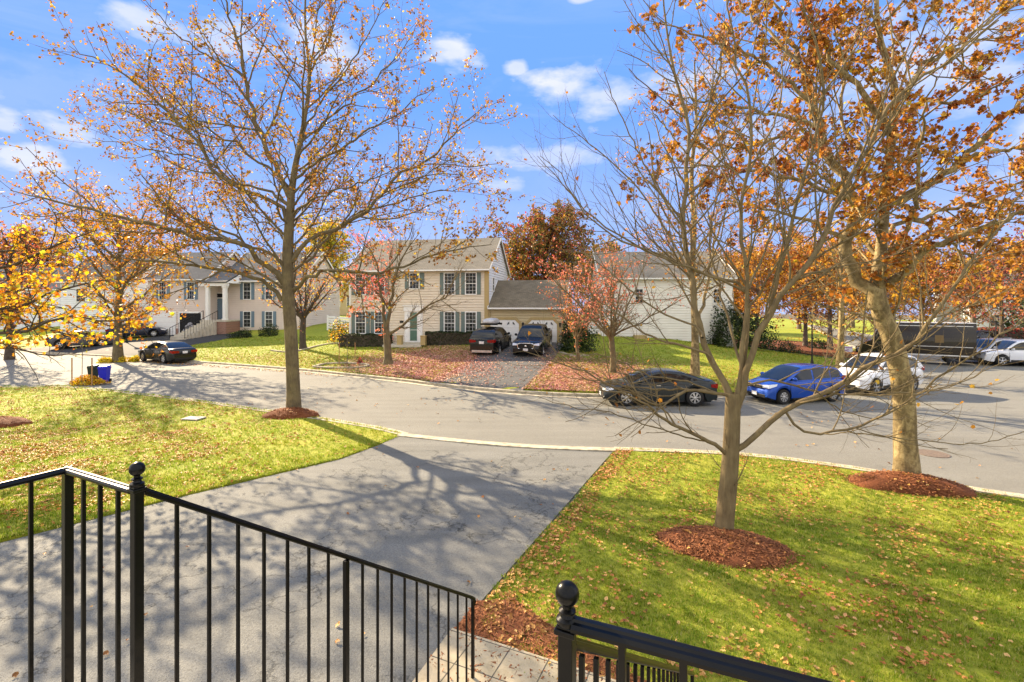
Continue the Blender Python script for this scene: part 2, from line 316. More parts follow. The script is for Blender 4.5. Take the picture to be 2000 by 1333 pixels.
    M['shutter'] = plain('shutter_teal', (.13, .18, .17), .5, var=.08); M['shutter_b'] = plain('shutter_blue', (.13, .2, .26), .5, var=.08); M['door_g'] = plain('door_green', (.08, .16, .12), .4)
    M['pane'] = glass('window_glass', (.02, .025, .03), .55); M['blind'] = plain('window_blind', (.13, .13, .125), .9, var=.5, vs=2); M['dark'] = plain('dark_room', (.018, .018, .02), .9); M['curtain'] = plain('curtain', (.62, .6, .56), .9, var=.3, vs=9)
    def shingle(n, a, b):
        t = NT(n); v = t.coord(); br = t.n('ShaderNodeTexBrick', {'Vector': v, 'Color1': (*a, 1), 'Color2': (*b, 1), 'Mortar': tuple([x * .45 for x in a]) + (1,), 'Scale': 1.0, 'Mortar Size': .012, 'Brick Width': .32, 'Row Height': .15}, offset=.5)
        nn = t.noise(v, .9, 5, .65); c = t.mix(.5, br.outputs[0], t.ramp(nn, [(.35, a), (.65, b)])); t.link(c, t.b.inputs['Base Color']); t.b.inputs['Roughness'].default_value = .92; t.bump(t.noise(v, 40, 3), .5, .01); return t.m
    M['roof_b'] = shingle('shingle_brown', (.12, .1, .07), (.21, .175, .125)); M['roof_l'] = shingle('shingle_light', (.2, .175, .135), (.3, .26, .2)); M['roof_g'] = shingle('shingle_grey', (.1, .1, .1), (.17, .165, .16))
    def brick():
        t = NT('red_brick'); v = t.coord(rot=(R(90), 0, 0)); br = t.n('ShaderNodeTexBrick', {'Vector': v, 'Color1': (.22, .08, .05, 1), 'Color2': (.32, .13, .08, 1), 'Mortar': (.35, .3, .26, 1), 'Scale': 1.0, 'Mortar Size': .012, 'Brick Width': .22, 'Row Height': .075})
        t.link(br.outputs[0], t.b.inputs['Base Color']); t.b.inputs['Roughness'].default_value = .9; return t.m
    M['brick'] = brick()
    M['bin'] = plain('blue_plastic', (.01, .02, .5), .35, var=.06); M['bin_d'] = plain('dark_green_plastic', (.015, .03, .025), .5); M['wood'] = plain('stake_wood', (.4, .22, .1), .8, var=.2)
    M['lampglass'] = glass('lantern_glass', (.6, .55, .4), .4); M['signw'] = plain('sign_white', (.75, .75, .8), .5, var=.05); M['signd'] = plain('sign_dark', (.03, .025, .03), .5); M['signp'] = plain('sign_purple', (.3, .1, .35), .5)
    M['slab'] = plain('pale_slab', (.36, .34, .32), .8, var=.2, vs=5); M['iron_cover'] = plain('cast_iron_cover', (.16, .12, .09), .7, var=.35, vs=20, bump=.6)
    M['gold'] = plain('gold_panel', (.17, .11, .045), .5); M['junk'] = plain('grey_bags', (.28, .28, .3), .7, var=.5, vs=3)
mats()

# ---------------------------------------------------------------- terrain
FK = [(-90, 62), (-60, 51), (-41, 41.5), (-29, 36.9), (-14.2, 30.4), (-9.5, 27.8), (-5.94, 25.7), (-3.25, 23.9), (.23, 22.1), (3.9, 21.2), (8.8, 21.3), (14.8, 22.3), (18.5, 23.8), (22, 27), (25, 32.5), (27.6, 37), (50, 80), (80, 140)]
NK = [(-90, 34), (-40, 26.5), (-25, 23.75), (-22.2, 23.9), (-15.3, 21.2), (-9.85, 18.6), (-5.15, 16.2), (-3.4, 15.0)]       # kerb of the left lawn
NK2 = [(2.85, 13.45), (5.97, 13.0), (8.3, 11.9), (9.6, 10.75), (14, 8.0), (24, 2)]                                  # kerb of the right lawn
fkx = np.array([p[0] for p in FK], float); fky = np.array([p[1] for p in FK], float)
def H(x, y):
    x = np.asarray(x, float); y = np.asarray(y, float)
    d = np.maximum(0, (y - np.interp(x, fkx, fky)) * .93)
    s = np.interp(x, [-25, -10, 4, 12, 24], [.115, .098, .095, .085, .0])
    up = .12 * np.clip(d / .3, 0, 1) + s * np.minimum(d, 17) + .25 * s * np.clip(d - 17, 0, 40)
    return up
def G(px, py, off=0.0, z=None):                    # a photo pixel's point on the terrain
    u = (px - CX) / F; v = (py - HY) / F
    if z is not None: D = (CZ - z) / v; return (u * D, D, z)
    lo, hi = 1.0, 400.0
    for D in np.arange(3, 250, .1):
        if CZ - v * D <= float(H(u * D, D)) + off: break
    return (u * D, D, float(H(u * D, D)) + off)
def P3(px, py, D): return ((px - CX) / F * D, D, CZ + (HY - py) / F * D)
def dens(poly, res):
    out = []
    for i, a in enumerate(poly):
        b = poly[(i + 1) % len(poly)]; n = max(1, int(math.hypot(b[0] - a[0], b[1] - a[1]) / res))
        out += [(a[0] + (b[0] - a[0]) * k / n, a[1] + (b[1] - a[1]) * k / n) for k in range(n)]
    return out
def inpoly(poly, x, y):
    x = np.asarray(x); y = np.asarray(y); c = np.zeros(x.shape, bool); n = len(poly)
    for i in range(n):
        x1, y1 = poly[i]; x2, y2 = poly[(i + 1) % n]
        if y1 == y2: continue
        c ^= ((y1 > y) != (y2 > y)) & (x < (x2 - x1) * (y - y1) / (y2 - y1) + x1)
    return c
def smoothline(pts, n=4):
    out = []
    for i in range(len(pts) - 1):
        p0, p1, p2, p3 = [np.array(pts[max(0, min(len(pts) - 1, j))], float) for j in (i - 1, i, i + 1, i + 2)]
        for k in range(n):
            t = k / n; out.append(tuple(.5 * ((2 * p1) + (-p0 + p2) * t + (2 * p0 - 5 * p1 + 4 * p2 - p3) * t * t + (-p0 + 3 * p1 - 3 * p2 + p3) * t ** 3)))
    out.append(tuple(pts[-1])); return out
def sheet(name, poly, hf, mat, res=1.0, skirt=0, kind='structure', **k):
    B = dens(poly, res); nb = len(B); xs = [p[0] for p in B]; ys = [p[1] for p in B]
    gx, gy = np.meshgrid(np.arange(min(xs), max(xs), res), np.arange(min(ys), max(ys), res)); gx = gx.ravel() + .13 * res * np.sin(gy.ravel() * 7); gy = gy.ravel()
    m = inpoly(B, gx, gy); I = list(zip(gx[m], gy[m]))
    vs = [Vector(p) for p in B + I]
    r = geometry.delaunay_2d_cdt(vs, [], [list(range(nb))], 1, 1e-5)
    V = np.array([(p[0], p[1]) for p in r[0]]); z = hf(V[:, 0], V[:, 1]); mb = MB(); mb.v = [(a, b, c) for (a, b), c in zip(V, z)]; mb.f = [tuple(f) for f in r[2]]
    fz = []
    for f in mb.f:
        a, b, c = (Vector(mb.v[i]) for i in f[:3])
        fz.append(f if (b - a).cross(c - a).z > 0 else f[::-1])
    mb.f = fz
    if skirt:
        hb = hf(np.array(xs), np.array(ys)); n0 = len(mb.v)
        mb.v += [(B[i][0], B[i][1], float(hb[i])) for i in range(nb)] + [(B[i][0], B[i][1], float(hb[i]) - skirt) for i in range(nb)]
        mb.f += [(n0 + i, n0 + nb + i, n0 + nb + (i + 1) % nb, n0 + (i + 1) % nb) for i in range(nb)]
    o = mb.build(name, mat, smooth=40); tag(o, kind=kind, **k); return o
# ---------------------------------------------------------------- ground, road, lawns
rng = np.random.default_rng(7)
def nz(x, y, s=1.0):
    return (np.sin(x * 1.3 * s + 1.1) * np.cos(y * 1.7 * s + .4) + .5 * np.sin(x * 3.1 * s - y * 2.3 * s) + .3 * np.sin(y * 5.2 * s + x * 4.4 * s)) / 1.8
fk = smoothline(FK, 5)
sheet('ground', [(-160, -20), (160, -20), (160, 220), (-160, 220)], lambda x, y: H(x, y - 7) * .9 - .10, M['ground'], 5.0)
far = [p for p in fk]
sheet('lawn', far + [(80, 210), (-90, 210)], lambda x, y: H(x, y), M['lawn_far'], 1.6)
road_poly = [(-90, 20)] + [(x, y) for x, y in fk] + [(140, 140), (140, -10), (24, -10)]
sheet('road', [(-90, 15)] + [(x, y + .02) for x, y in fk] + [(140, 140), (140, -12), (-90, -12)], lambda x, y: x * 0 - .008, M['road'], 4.0)
U = Vector((.912, -.41, 0)).normalized(); Vd = Vector((.41, .912, 0)).normalized()
# the near driveway and its tarred edge
DR = [(-3.45, 14.85), (-3.75, 13.9), (-4.4, 12.6), (-6.75, 10.2), (-8.6, 8.1), (-13, 3.2), (-14, -3), (-3.2, -3), (-2.85, .2), (-.98, 5.25), (-.45, 6.45), (2.75, 13.25)]
sheet('driveway', DR, lambda x, y: .03 + .012 * nz(x, y, .6), M['drive'], .8, skirt=.08)
def strip(name, pts, w, h, z0, mat, side=1, hf=None, kind='structure', lip=0):
    mb = MB(); pts = [Vector((p[0], p[1])) for p in pts]; n = len(pts)
    for i, p in enumerate(pts):
        t = (pts[min(n - 1, i + 1)] - pts[max(0, i - 1)]).normalized(); nn = Vector((-t.y, t.x)) * side; q = p + nn * w
        z = z0 if hf is None else float(hf(p.x, p.y))
        mb.v += [(p.x, p.y, z - .12), (p.x, p.y, z + h * .82), (p.x + nn.x * .03, p.y + nn.y * .03, z + h), (q.x, q.y, z + h), (q.x, q.y, z - .12)]
        if i: 
            a = (i - 1) * 5; b = i * 5
            for k in range(4): mb.f.append((a + k, b + k, b + k + 1, a + k + 1))
    return tag(mb.build(name, mat, smooth=50), kind=kind)
def gut(name, pts, w, z, mat, side):
    mb = MB(); pts = [Vector((p[0], p[1])) for p in pts]; n = len(pts)
    for i, p in enumerate(pts):
        t = (pts[min(n - 1, i + 1)] - pts[max(0, i - 1)]).normalized(); nn = Vector((-t.y, t.x)) * side; q = p + nn * w
        mb.v += [(p.x, p.y, z + .006), (q.x, q.y, z)]
        if i: mb.f.append((2 * i - 2, 2 * i, 2 * i + 1, 2 * i - 1))
    return tag(mb.build(name, mat), kind='structure')
strip('kerb', fk, .17, .13, 0, M['kerb'], 1)
gut('gutter', fk, .32, .004, M['kerb'], -1)
nk = smoothline(NK, 4); nk2 = smoothline(NK2, 4)
strip('kerb', nk, .14, .05, 0, M['kerb'], -1); gut('gutter', nk, .3, .004, M['kerb'], 1)
strip('kerb', nk2, .14, .05, 0, M['kerb'], -1); gut('gutter', nk2, .3, .004, M['kerb'], 1)
# low concrete lip across the driveway mouth, slightly curved
mouth = smoothline([(-3.4, 15.0), (-1.6, 14.35), (.6, 13.75), (2.85, 13.45)], 8)
strip('kerb', mouth, .26, .06, 0, M['kerb'], -1); gut('gutter', mouth, .22, .004, M['kerb'], 1)
sheet('lawn', [(42, 48), (47, 42), (62, 38.5), (140, 37), (155, 130), (74, 130)], lambda x, y: x * 0 + .1, M['lawn_far'], 4.0, skirt=.12)
# near lawns
LL = [(x, y - .13) for x, y in nk] + [(-3.5, 14.7), (-3.85, 13.9), (-4.5, 12.65), (-6.85, 10.25), (-8.7, 8.15), (-13.1, 3.25), (-14.1, -3), (-90, -6)]
def hL(x, y): return .035 + .02 * nz(x, y, .5)
sheet('lawn', LL, hL, M['lawn'], 1.0, skirt=.1)
RL = [(x, y - .13) for x, y in nk2] + [(24, -8), (2, -8), (1.9, -1.2), (1.65, 3.6), (.3, 4.9), (-.35, 5.9), (-.38, 6.45), (2.8, 13.2)]
def hR(x, y): return .03 + .02 * nz(x, y, .5)
sheet('lawn', RL, hR, M['lawn'], .7, skirt=.1)
# soil bed with bark mulch by the walk, walk paving
bed = [(-.47, 6.5), (-.95, 5.35), (-.85, 5.2), (3.2, 3.3), (3.6, 4.2), (1.7, 4.9), (.95, 5.5), (.35, 6.15), (.05, 6.55)]
sheet('mulch', bed, lambda x, y: .05 + .015 * nz(x, y, 3), M['mulch'], .25, skirt=.1, kind='stuff')
a0 = Vector((-.72, 5.92, 0)); wk = [a0, a0 + U * 6.5, a0 + U * 6.5 - Vd * 1.5, a0 - Vd * 3.2]
wp = [(-.73, 5.92), (4.9, 3.38), (4.2, 1.9), (-.6, 4.05), (-2.3, .35), (-2.72, .5)]
sheet('path', wp, lambda x, y: x * 0 + .075, M['paver'], .8, skirt=.1)
mound_list = []
def mound(px, py, rx, ry, h, base_h, label_n=0, hf=None, n=48, chips=0, rot=0.0, D=None):
    x, y, z = G(px, py, z=base_h) if D is None else ((px - CX) / F * D, D, base_h)
    mb = MB(); rs = [0, .2, .4, .6, .8, .92, 1.0]
    for i, r in enumerate(rs):
        for k in range(n):
            a = k * 2 * math.pi / n; rr = r * (1 + .06 * math.sin(3 * a + px) + .04 * math.sin(7 * a))
            zz = h * (1 - r * r) ** .8 if r < 1 else -.06
            zz += (.012 * math.sin(a * 9 + r * 20) + .01 * math.sin(a * 17 + r * 9)) * (r < 1)
            ca, sa = math.cos(rot), math.sin(rot); ex, ey = rr * rx * math.cos(a), rr * ry * math.sin(a)
            gx, gy = x + ex * ca - ey * sa, y + ex * sa + ey * ca
            g0 = base_h if hf is None else float(hf(gx, gy))
            mb.v.append((gx, gy, g0 + zz))
            if i: a_ = (i - 1) * n; b_ = i * n; mb.f.append((a_ + k, a_ + (k + 1) % n, b_ + (k + 1) % n, b_ + k)[::-1])
    mb.f.append(tuple(range(n)))
    o = tag(mb.build('mulch', M['mulch'], smooth=80), kind='stuff'); mound_list.append((x, y, rx, ry, h, base_h, chips, hf, rot)); return o
T1 = G(573, 806, z=.05); T2 = G(1413, 1040, z=.08); T3 = G(1772, 935, z=.08)
mound(568, 812, 1.0, .62, .26, .03, chips=1500)
mound(1413, 1068, 1.05, .66, .18, .03, chips=3800, rot=-.25)
mound(1775, 950, 1.2, .62, .26, .03, chips=2600, rot=-.25)
mound(-5, 830, 1.0, .7, .25, .03, chips=300)
# ---------------------------------------------------------------- scatter engine
def rotmats(n, tilt=None, rng=rng):
    az = rng.uniform(0, 2 * np.pi, n); ca, sa = np.cos(az), np.sin(az)
    Rz = np.zeros((n, 3, 3)); Rz[:, 0, 0] = ca; Rz[:, 0, 1] = -sa; Rz[:, 1, 0] = sa; Rz[:, 1, 1] = ca; Rz[:, 2, 2] = 1
    if tilt is None: th = np.arccos(rng.uniform(-1, 1, n))
    else: th = rng.normal(0, tilt, n)
    ct, st = np.cos(th), np.sin(th); Rx = np.zeros((n, 3, 3)); Rx[:, 0, 0] = 1; Rx[:, 1, 1] = ct; Rx[:, 1, 2] = -st; Rx[:, 2, 1] = st; Rx[:, 2, 2] = ct
    a2 = rng.uniform(0, 2 * np.pi, n); c2, s2 = np.cos(a2), np.sin(a2); R2 = np.zeros((n, 3, 3)); R2[:, 0, 0] = c2; R2[:, 0, 1] = -s2; R2[:, 1, 0] = s2; R2[:, 1, 1] = c2; R2[:, 2, 2] = 1
    return Rz @ Rx @ R2
def scatter(name, tv, tf, pos, rot, sc, mat, parent=None, smooth=False):
    tv = np.asarray(tv, float); n = len(pos); k = len(tv); sc = np.asarray(sc).reshape(n, 1, 1) if np.ndim(sc) else sc
    V = (np.einsum('nij,kj->nki', rot, tv) * sc + np.asarray(pos)[:, None, :]).reshape(-1, 3)
    ff = np.concatenate([np.array(f) for f in tf]); sz = np.tile([len(f) for f in tf], n)
    FF = (ff[None, :] + (np.arange(n) * k)[:, None]).ravel()
    return mesh_np(name, V, FF, sz, mat, parent, smooth)
KITE = [(0, -.5, 0), (.36, .02, .1), (0, .55, -.03), (-.36, .02, .1)]; KITE_F = [(0, 1, 2), (0, 2, 3)]
LOBE = [(0, -.5, 0), (.2, -.38, .04), (.55, -.12, .16), (.33, .02, .07), (.42, .34, .14), (.16, .26, .03), (0, .6, -.06), (-.16, .26, .03), (-.42, .34, .14), (-.33, .02, .07), (-.55, -.12, .16), (-.2, -.38, .04)]
LOBE_F = [(0, 1, 2, 3), (0, 3, 4, 5), (0, 5, 6), (0, 6, 7), (0, 7, 8, 9), (0, 9, 10, 11)]
CURL = [(0, -.5, .05), (.3, -.2, .22), (.42, .1, .05), (.22, .38, .25), (0, .55, .1), (-.2, .36, .3), (-.4, .08, .12), (-.32, -.22, .26), (0, 0, 0)]
CURL_F = [(8, 0, 1), (8, 1, 2), (8, 2, 3), (8, 3, 4), (8, 4, 5), (8, 5, 6), (8, 6, 7), (8, 7, 0)]
def rand_in(poly, n, rng=rng, wt=None):
    xs = [p[0] for p in poly]; ys = [p[1] for p in poly]; out = np.zeros((0, 2))
    while len(out) < n:
        p = np.stack([rng.uniform(min(xs), max(xs), n * 2), rng.uniform(min(ys), max(ys), n * 2)], 1); m = inpoly(poly, p[:, 0], p[:, 1])
        if wt is not None: m &= rng.uniform(0, 1, len(p)) < wt(p[:, 0], p[:, 1])
        out = np.concatenate([out, p[m]])
    return out[:n]
def not_mound(x, y):
    ok = np.ones(x.shape, bool)
    for mx, my, rx, ry, h, b, c, hf, rot in mound_list:
        dx, dy = x - mx, y - my; ca, sa = math.cos(rot), math.sin(rot); ok &= ((dx * ca + dy * sa) / rx) ** 2 + ((-dx * sa + dy * ca) / ry) ** 2 > .95
    return ok
def mound_h(x, y):
    z = np.full(x.shape, -9.)
    for mx, my, rx, ry, h, b, c, hf, rot in mound_list:
        dx, dy = x - mx, y - my; ca, sa = math.cos(rot), math.sin(rot); q = ((dx * ca + dy * sa) / rx) ** 2 + ((-dx * sa + dy * ca) / ry) ** 2
        z = np.where(q < 1, b + h * np.clip(1 - q, 0, 1) ** .8, z)
    return z
# grass tufts
def tuft(rng, nb=6, h=1.0):
    V = []; Fc = []
    for i in range(nb):
        a = rng.uniform(0, 6.28); bx, by = rng.normal(0, .35, 2); w = .09; lx, ly = math.cos(a) * rng.uniform(.2, .7), math.sin(a) * rng.uniform(.2, .7); hh = rng.uniform(.6, 1.1) * h
        px, py = -math.sin(a) * w, math.cos(a) * w; k = len(V)
        V += [(bx - px, by - py, 0), (bx + px, by + py, 0), (bx + lx * .4 + px * .7, by + ly * .4 + py * .7, hh * .6), (bx + lx * .4 - px * .7, by + ly * .4 - py * .7, hh * .6), (bx + lx, by + ly, hh)]
        Fc += [(k, k + 1, k + 2, k + 3), (k + 3, k + 2, k + 4)]
    return V, Fc
def grass(poly, hf, n, size, wt, seed):
    r = np.random.default_rng(seed); p = rand_in(poly, n, r, wt); m = not_mound(p[:, 0], p[:, 1]); p = p[m]
    V, Fc = tuft(r); pos = np.stack([p[:, 0], p[:, 1], hf(p[:, 0], p[:, 1]) - .005], 1)
    s = size * r.uniform(.6, 1.25, len(p)) * (1 + .25 * nz(p[:, 0], p[:, 1], 1.5))
    tag(scatter('grass', V, Fc, pos, rotmats(len(p), .12, r), s, M['blade']), kind='stuff')
view = lambda x, y: (y > 2.2) & (np.abs(x) < 1.35 * y + 3)
grass(RL, hR, 40000, .04, lambda x, y: np.where(view(x, y), np.clip((6.0 / np.maximum(y, 3)) ** 2, 0, 1), 0), 1)
grass(RL, hR, 14000, .045, lambda x, y: np.where(view(x, y) & (y > 6), 1.0, 0), 11)
grass(LL, hL, 40000, .055, lambda x, y: np.where(view(x, y) & (x > -38), np.clip((9.0 / np.maximum(y, 3)) ** 2, 0, 1), 0), 2)
def edge_tufts(pts, hf, step, seed, size=.05):
    r = np.random.default_rng(seed); P = []
    for a, b_ in zip(pts[:-1], pts[1:]):
        L = math.hypot(b_[0] - a[0], b_[1] - a[1]); n = int(L / step); t = r.uniform(0, 1, n)
        P.append(np.stack([a[0] + (b_[0] - a[0]) * t + r.normal(0, .035, n), a[1] + (b_[1] - a[1]) * t + r.normal(0, .035, n)], 1))
    p = np.concatenate(P); V, Fc = tuft(r); tag(scatter('grass', V, Fc, np.stack([p[:, 0], p[:, 1], hf(p[:, 0], p[:, 1])], 1), rotmats(len(p), .3, r), size * r.uniform(.5, 1.4, len(p)), M['blade']), kind='stuff')
edge_tufts([(-.35, 6.5), (2.82, 13.1)], hR, .012, 41); edge_tufts(nk2[:22], hR, .02, 42); edge_tufts([(-3.5, 14.7), (-3.85, 13.9), (-4.5, 12.65), (-6.85, 10.25), (-8.7, 8.15), (-11, 5.5)], hL, .015, 43, .06); edge_tufts(nk[8:], hL, .03, 44, .07)
def litter(poly, hf, n, size, mat, wt, seed, avoid=True, tilt=.35, name='fallen_leaves', tmpl=(CURL, CURL_F), lift=.02):
    r = np.random.default_rng(seed); p = rand_in(poly, n, r, wt)
    if avoid: p = p[not_mound(p[:, 0], p[:, 1])]
    pos = np.stack([p[:, 0], p[:, 1], hf(p[:, 0], p[:, 1]) + r.uniform(.3, 1.2, len(p)) * lift], 1)
    tag(scatter(name, tmpl[0], tmpl[1], pos, rotmats(len(p), tilt, r), size * r.uniform(.6, 1.3, len(p)), mat), kind='stuff')
clump = lambda x, y, s=1.0: np.clip(.35 + .7 * nz(x * 1.1, y * 1.1, s) + .35 * nz(x * 3.7 + 5, y * 3.1, s), .03, 1)
litter(RL, hR, 6600, .054, M['litter'], lambda x, y: np.where(view(x, y), clump(x, y), 0), 3, lift=.035)
litter(RL, hR, 900, .055, M['litter'], lambda x, y: np.where((y > 6.3) & (np.abs((x + .45) - (y - 6.45) * .4706) < .55), 1.0, 0.0), 33, lift=.03)
litter(LL, hL, 15000, .07, M['litter_o'], lambda x, y: np.where(view(x, y) & (x > -38), np.clip(.05 + .9 * np.clip((-x - 5.5) / 7, 0, 1) * np.clip((17.5 - y) / 5, .15, 1), 0, 1) * clump(x, y), 0), 4, lift=.03)
litter(DR, lambda x, y: x * 0 + .045, 60, .06, M['litter'], lambda x, y: np.where(view(x, y), 1.0, 0), 5, avoid=False, lift=.01)
rd = [(-12, 20), (-5, 16.6), (0, 14.4), (6, 13.4), (10, 11), (14, 12), (14, 20), (5, 20.5), (-2, 22.5), (-10, 27)]
litter(rd, lambda x, y: x * 0 + .004, 170, .07, M['litter'], None, 6, avoid=False, lift=.01)
for mx, my, rx, ry, h, b_, c_, hf_, rot_ in mound_list[:3]:
    r = np.random.default_rng(int(mx * 10) + 90); q = np.sqrt(r.uniform(0, 1, 60)); a_ = r.uniform(0, 6.283, 60); ex, ey = q * rx * np.cos(a_), q * ry * np.sin(a_); px_, py_ = mx + ex * math.cos(rot_) - ey * math.sin(rot_), my + ex * math.sin(rot_) + ey * math.cos(rot_)
    tag(scatter('fallen_leaves', CURL, CURL_F, np.stack([px_, py_, mound_h(px_, py_) + .03], 1), rotmats(60, .35, r), .055 * r.uniform(.6, 1.3, 60), M['litter']), kind='stuff')
# mulch chips
def chips():
    r = np.random.default_rng(5); P = []
    for mx, my, rx, ry, h, b, c, hf, rot in mound_list:
        if not c: continue
        a = r.uniform(0, 6.283, c); q = np.sqrt(r.uniform(0, 1.03, c)) * (1 + .1 * (r.uniform(0, 1, c) > .85) * r.uniform(0, 1, c)); ex, ey = q * rx * np.cos(a), q * ry * np.sin(a); ca, sa = math.cos(rot), math.sin(rot)
        P.append(np.stack([mx + ex * ca - ey * sa, my + ex * sa + ey * ca, b + h * np.clip(1 - q * q, 0, 1) ** .8 + r.uniform(-.005, .02, c)], 1))
    pb = rand_in(bed, 3500, r); P.append(np.stack([pb[:, 0], pb[:, 1], .055 + r.uniform(0, .02, len(pb))], 1)); P = np.concatenate(P)
    ch = [(-.12, -.5, 0), (.12, -.45, .02), (.1, .5, .03), (-.1, .42, 0)]
    tag(scatter('mulch', ch, [(0, 1, 2, 3)], P, rotmats(len(P), .45, r), r.uniform(.03, .085, len(P)), M['chip']), kind='stuff')
chips()
# far side: driveways, leaf carpets
g = lambda px, py: G(px, py)[:2]
DB = [g(797, 745), g(1010, 766), g(1035, 735), g(1092, 672), g(1094, 664), (-1.6, 36.2), (-1.9, 35.6), g(912, 696), g(860, 722)]
DB = [(-4.35, 24.75), (-3.0, 23.8), (.2, 22.2), (.5, 22.25), (2.0, 27), (3.55, 33.6), (3.6, 34.9), (-1.95, 36.3), (-2.0, 33.5), (-2.5, 29.5), (-3.3, 26.7)]
sheet('driveway', DB, lambda x, y: H(x, y) + .02, M['drive_far'], .8, skirt=.03)
DA = [(-41, 41.6), (-37, 40.2), (-29.3, 37.1), (-28.2, 39), (-26, 42.6), (-25.2, 44.6), (-25.4, 46.5), (-34, 48), (-35.5, 45), (-38.5, 43.6), (-44, 43.2), (-50, 47)]
sheet('driveway', DA, lambda x, y: H(x, y) + .02, M['drive_dark'], .8, skirt=.03)
sheet('path', [(20.5, 39), (24.2, 33.6), (25.6, 33.4), (25.8, 34.4), (22.5, 41), (19, 50), (17, 50)], lambda x, y: H(x, y) + .025, M['drive_dark'], 1.5, skirt=.02)
sheet('mulch', [(16.5, 44), (24.5, 35.4), (26.6, 35.6), (27.5, 38.6), (33, 50), (27, 56), (18, 54)], lambda x, y: H(x, y) + .03 + .25 * np.exp(-((x - 24) ** 2 + (y - 45) ** 2) / 40), M['mulch'], 1.0, kind='stuff')
Hh = lambda x, y: H(x, y)
carp = lambda cx, cy, rx, ry, e=1.0: (lambda x, y: np.exp(-(((x - cx) / rx) ** 2 + ((y - cy) / ry) ** 2) * e))
kerbside = [(-16, 31.6), (-9.4, 28.1), (-5.9, 26.0), (-3.5, 24.3), (-2.9, 26), (-2.3, 29.5), (-2, 34.5), (-6, 36), (-14, 36.5), (-17, 34)]
LP = (KITE, KITE_F)
litter(kerbside, Hh, 34000, .1, M['litter_p'], lambda x, y: np.clip(carp(-5.2, 29.5, 3.6, 4.5)(x, y) * 1.5, 0, 1) * np.where(x > -10.8, 1, .15), 20, False, tmpl=LP)
litter(kerbside, Hh, 4000, .085, M['litter_o'], lambda x, y: np.clip(.25 + carp(-13, 31, 4, 3)(x, y), 0, 1), 21, False, tmpl=LP)
right_k = [(.45, 22.4), (4, 21.6), (8.8, 21.7), (14.2, 22.6), (13, 27), (8, 30), (3.5, 34), (1.85, 27)]
litter(right_k, Hh, 22000, .1, M['litter_p'], lambda x, y: np.clip(carp(3.0, 24.5, 3.6, 3.3)(x, y) * 1.5, 0, 1), 22, False, tmpl=LP)
litter(right_k, Hh, 3000, .08, M['litter_o'], lambda x, y: np.clip(.3 + carp(13, 24, 4, 3)(x, y), 0, 1), 23, False, tmpl=LP)
litter(DB, lambda x, y: H(x, y) + .02, 2600, .1, M['litter_p'], lambda x, y: np.clip(carp(-2.6, 27.5, 1.6, 3)(x, y) + .5 * carp(2.2, 28, .8, 4)(x, y) + .05, 0, 1), 24, False, tmpl=LP)
litter([(-30, 37.8), (-20, 33.6), (-14.5, 30.9), (-14, 34), (-16, 41), (-25, 44)], Hh, 2600, .09, M['litter_o'], lambda x, y: np.clip(.1 + .9 * carp(-18, 34, 6, 1.7)(x, y), 0, 1), 25, False, tmpl=LP)
litter([(-27, 35.6), (-14.2, 30.1), (-9.5, 27.5), (-9.8, 27.0), (-14.5, 29.4), (-27, 34.6)], lambda x, y: x * 0 + .01, 700, .09, M['litter_o'], None, 26, False, tmpl=LP)
litter([(15, 44), (24.5, 35), (28, 38), (36, 55), (28, 60), (16, 60)], lambda x, y: H(x, y) + .12, 3500, .14, M['litter_o'], None, 27, False, tmpl=LP)
litter([(14.5, 23), (18.5, 24.2), (24, 32.4), (22, 38), (14, 38), (10, 30)], Hh, 1500, .09, M['litter_o'], None, 28, False, tmpl=LP)
FLN = [(x, y) for x, y in fk if -30 < x < 26]
grassfar = FLN + [(26, 38), (20, 40), (-26, 44)]
def far_grass():
    r = np.random.default_rng(9); p = rand_in(grassfar, 26000, r, lambda x, y: np.clip(1.3 - .9 * carp(-5.2, 29.5, 4, 5)(x, y) - .9 * carp(3, 24.5, 3, 3)(x, y), 0, 1)); m = ~(inpoly(DB, p[:, 0], p[:, 1])) & ~(inpoly(DA, p[:, 0], p[:, 1])); p = p[m]
    V, Fc = tuft(r, 5); pos = np.stack([p[:, 0], p[:, 1], H(p[:, 0], p[:, 1])], 1)
    tag(scatter('grass', V, Fc, pos, rotmats(len(p), .12, r), .09 * r.uniform(.5, 1.2, len(p)), M['blade']), kind='stuff')
far_grass()
# ---------------------------------------------------------------- iron railings of the stoop we stand on
PL = Vector((-1.80, 2.335, 0)); PR = Vector((.155, 1.365, 0)); UU = (PR - PL).normalized(); VV = Vector((-UU.y, UU.x, 0))
ZR = 3.105; SL = .70; ZL = ZR - 1.2
ang = math.atan2(UU.y, UU.x)
def ballpost(parent, p, base):
    mb = MB(); Mx = Matrix.Translation(Vector((p.x, p.y, 0))) @ Matrix.Rotation(ang, 4, 'Z')
    mb.box(-.021, .021, -.021, .021, base, ZR + .004, Mx); mb.box(-.03, .03, -.03, .03, ZR + .004, ZR + .02, Mx); mb.box(-.025, .025, -.025, .025, ZR + .02, ZR + .029, Mx)
    mb.build('post', M['iron'], parent, bevel=.003)
    k = MB(); k.lathe([(.028, ZR + .04), (.031, ZR + .046), (.03, ZR + .054), (.02, ZR + .06), (.0165, ZR + .068), (.024, ZR + .073), (.024, ZR + .077), (.014, ZR + .083), (.0135, ZR + .09)] +
        [(.0335 * math.sin(t), ZR + .122 - .0335 * math.cos(t)) for t in np.linspace(.42, math.pi - .02, 14)], (p.x, p.y, -.0115), 28)
    k.build('finial', M['iron'], parent, smooth=35)
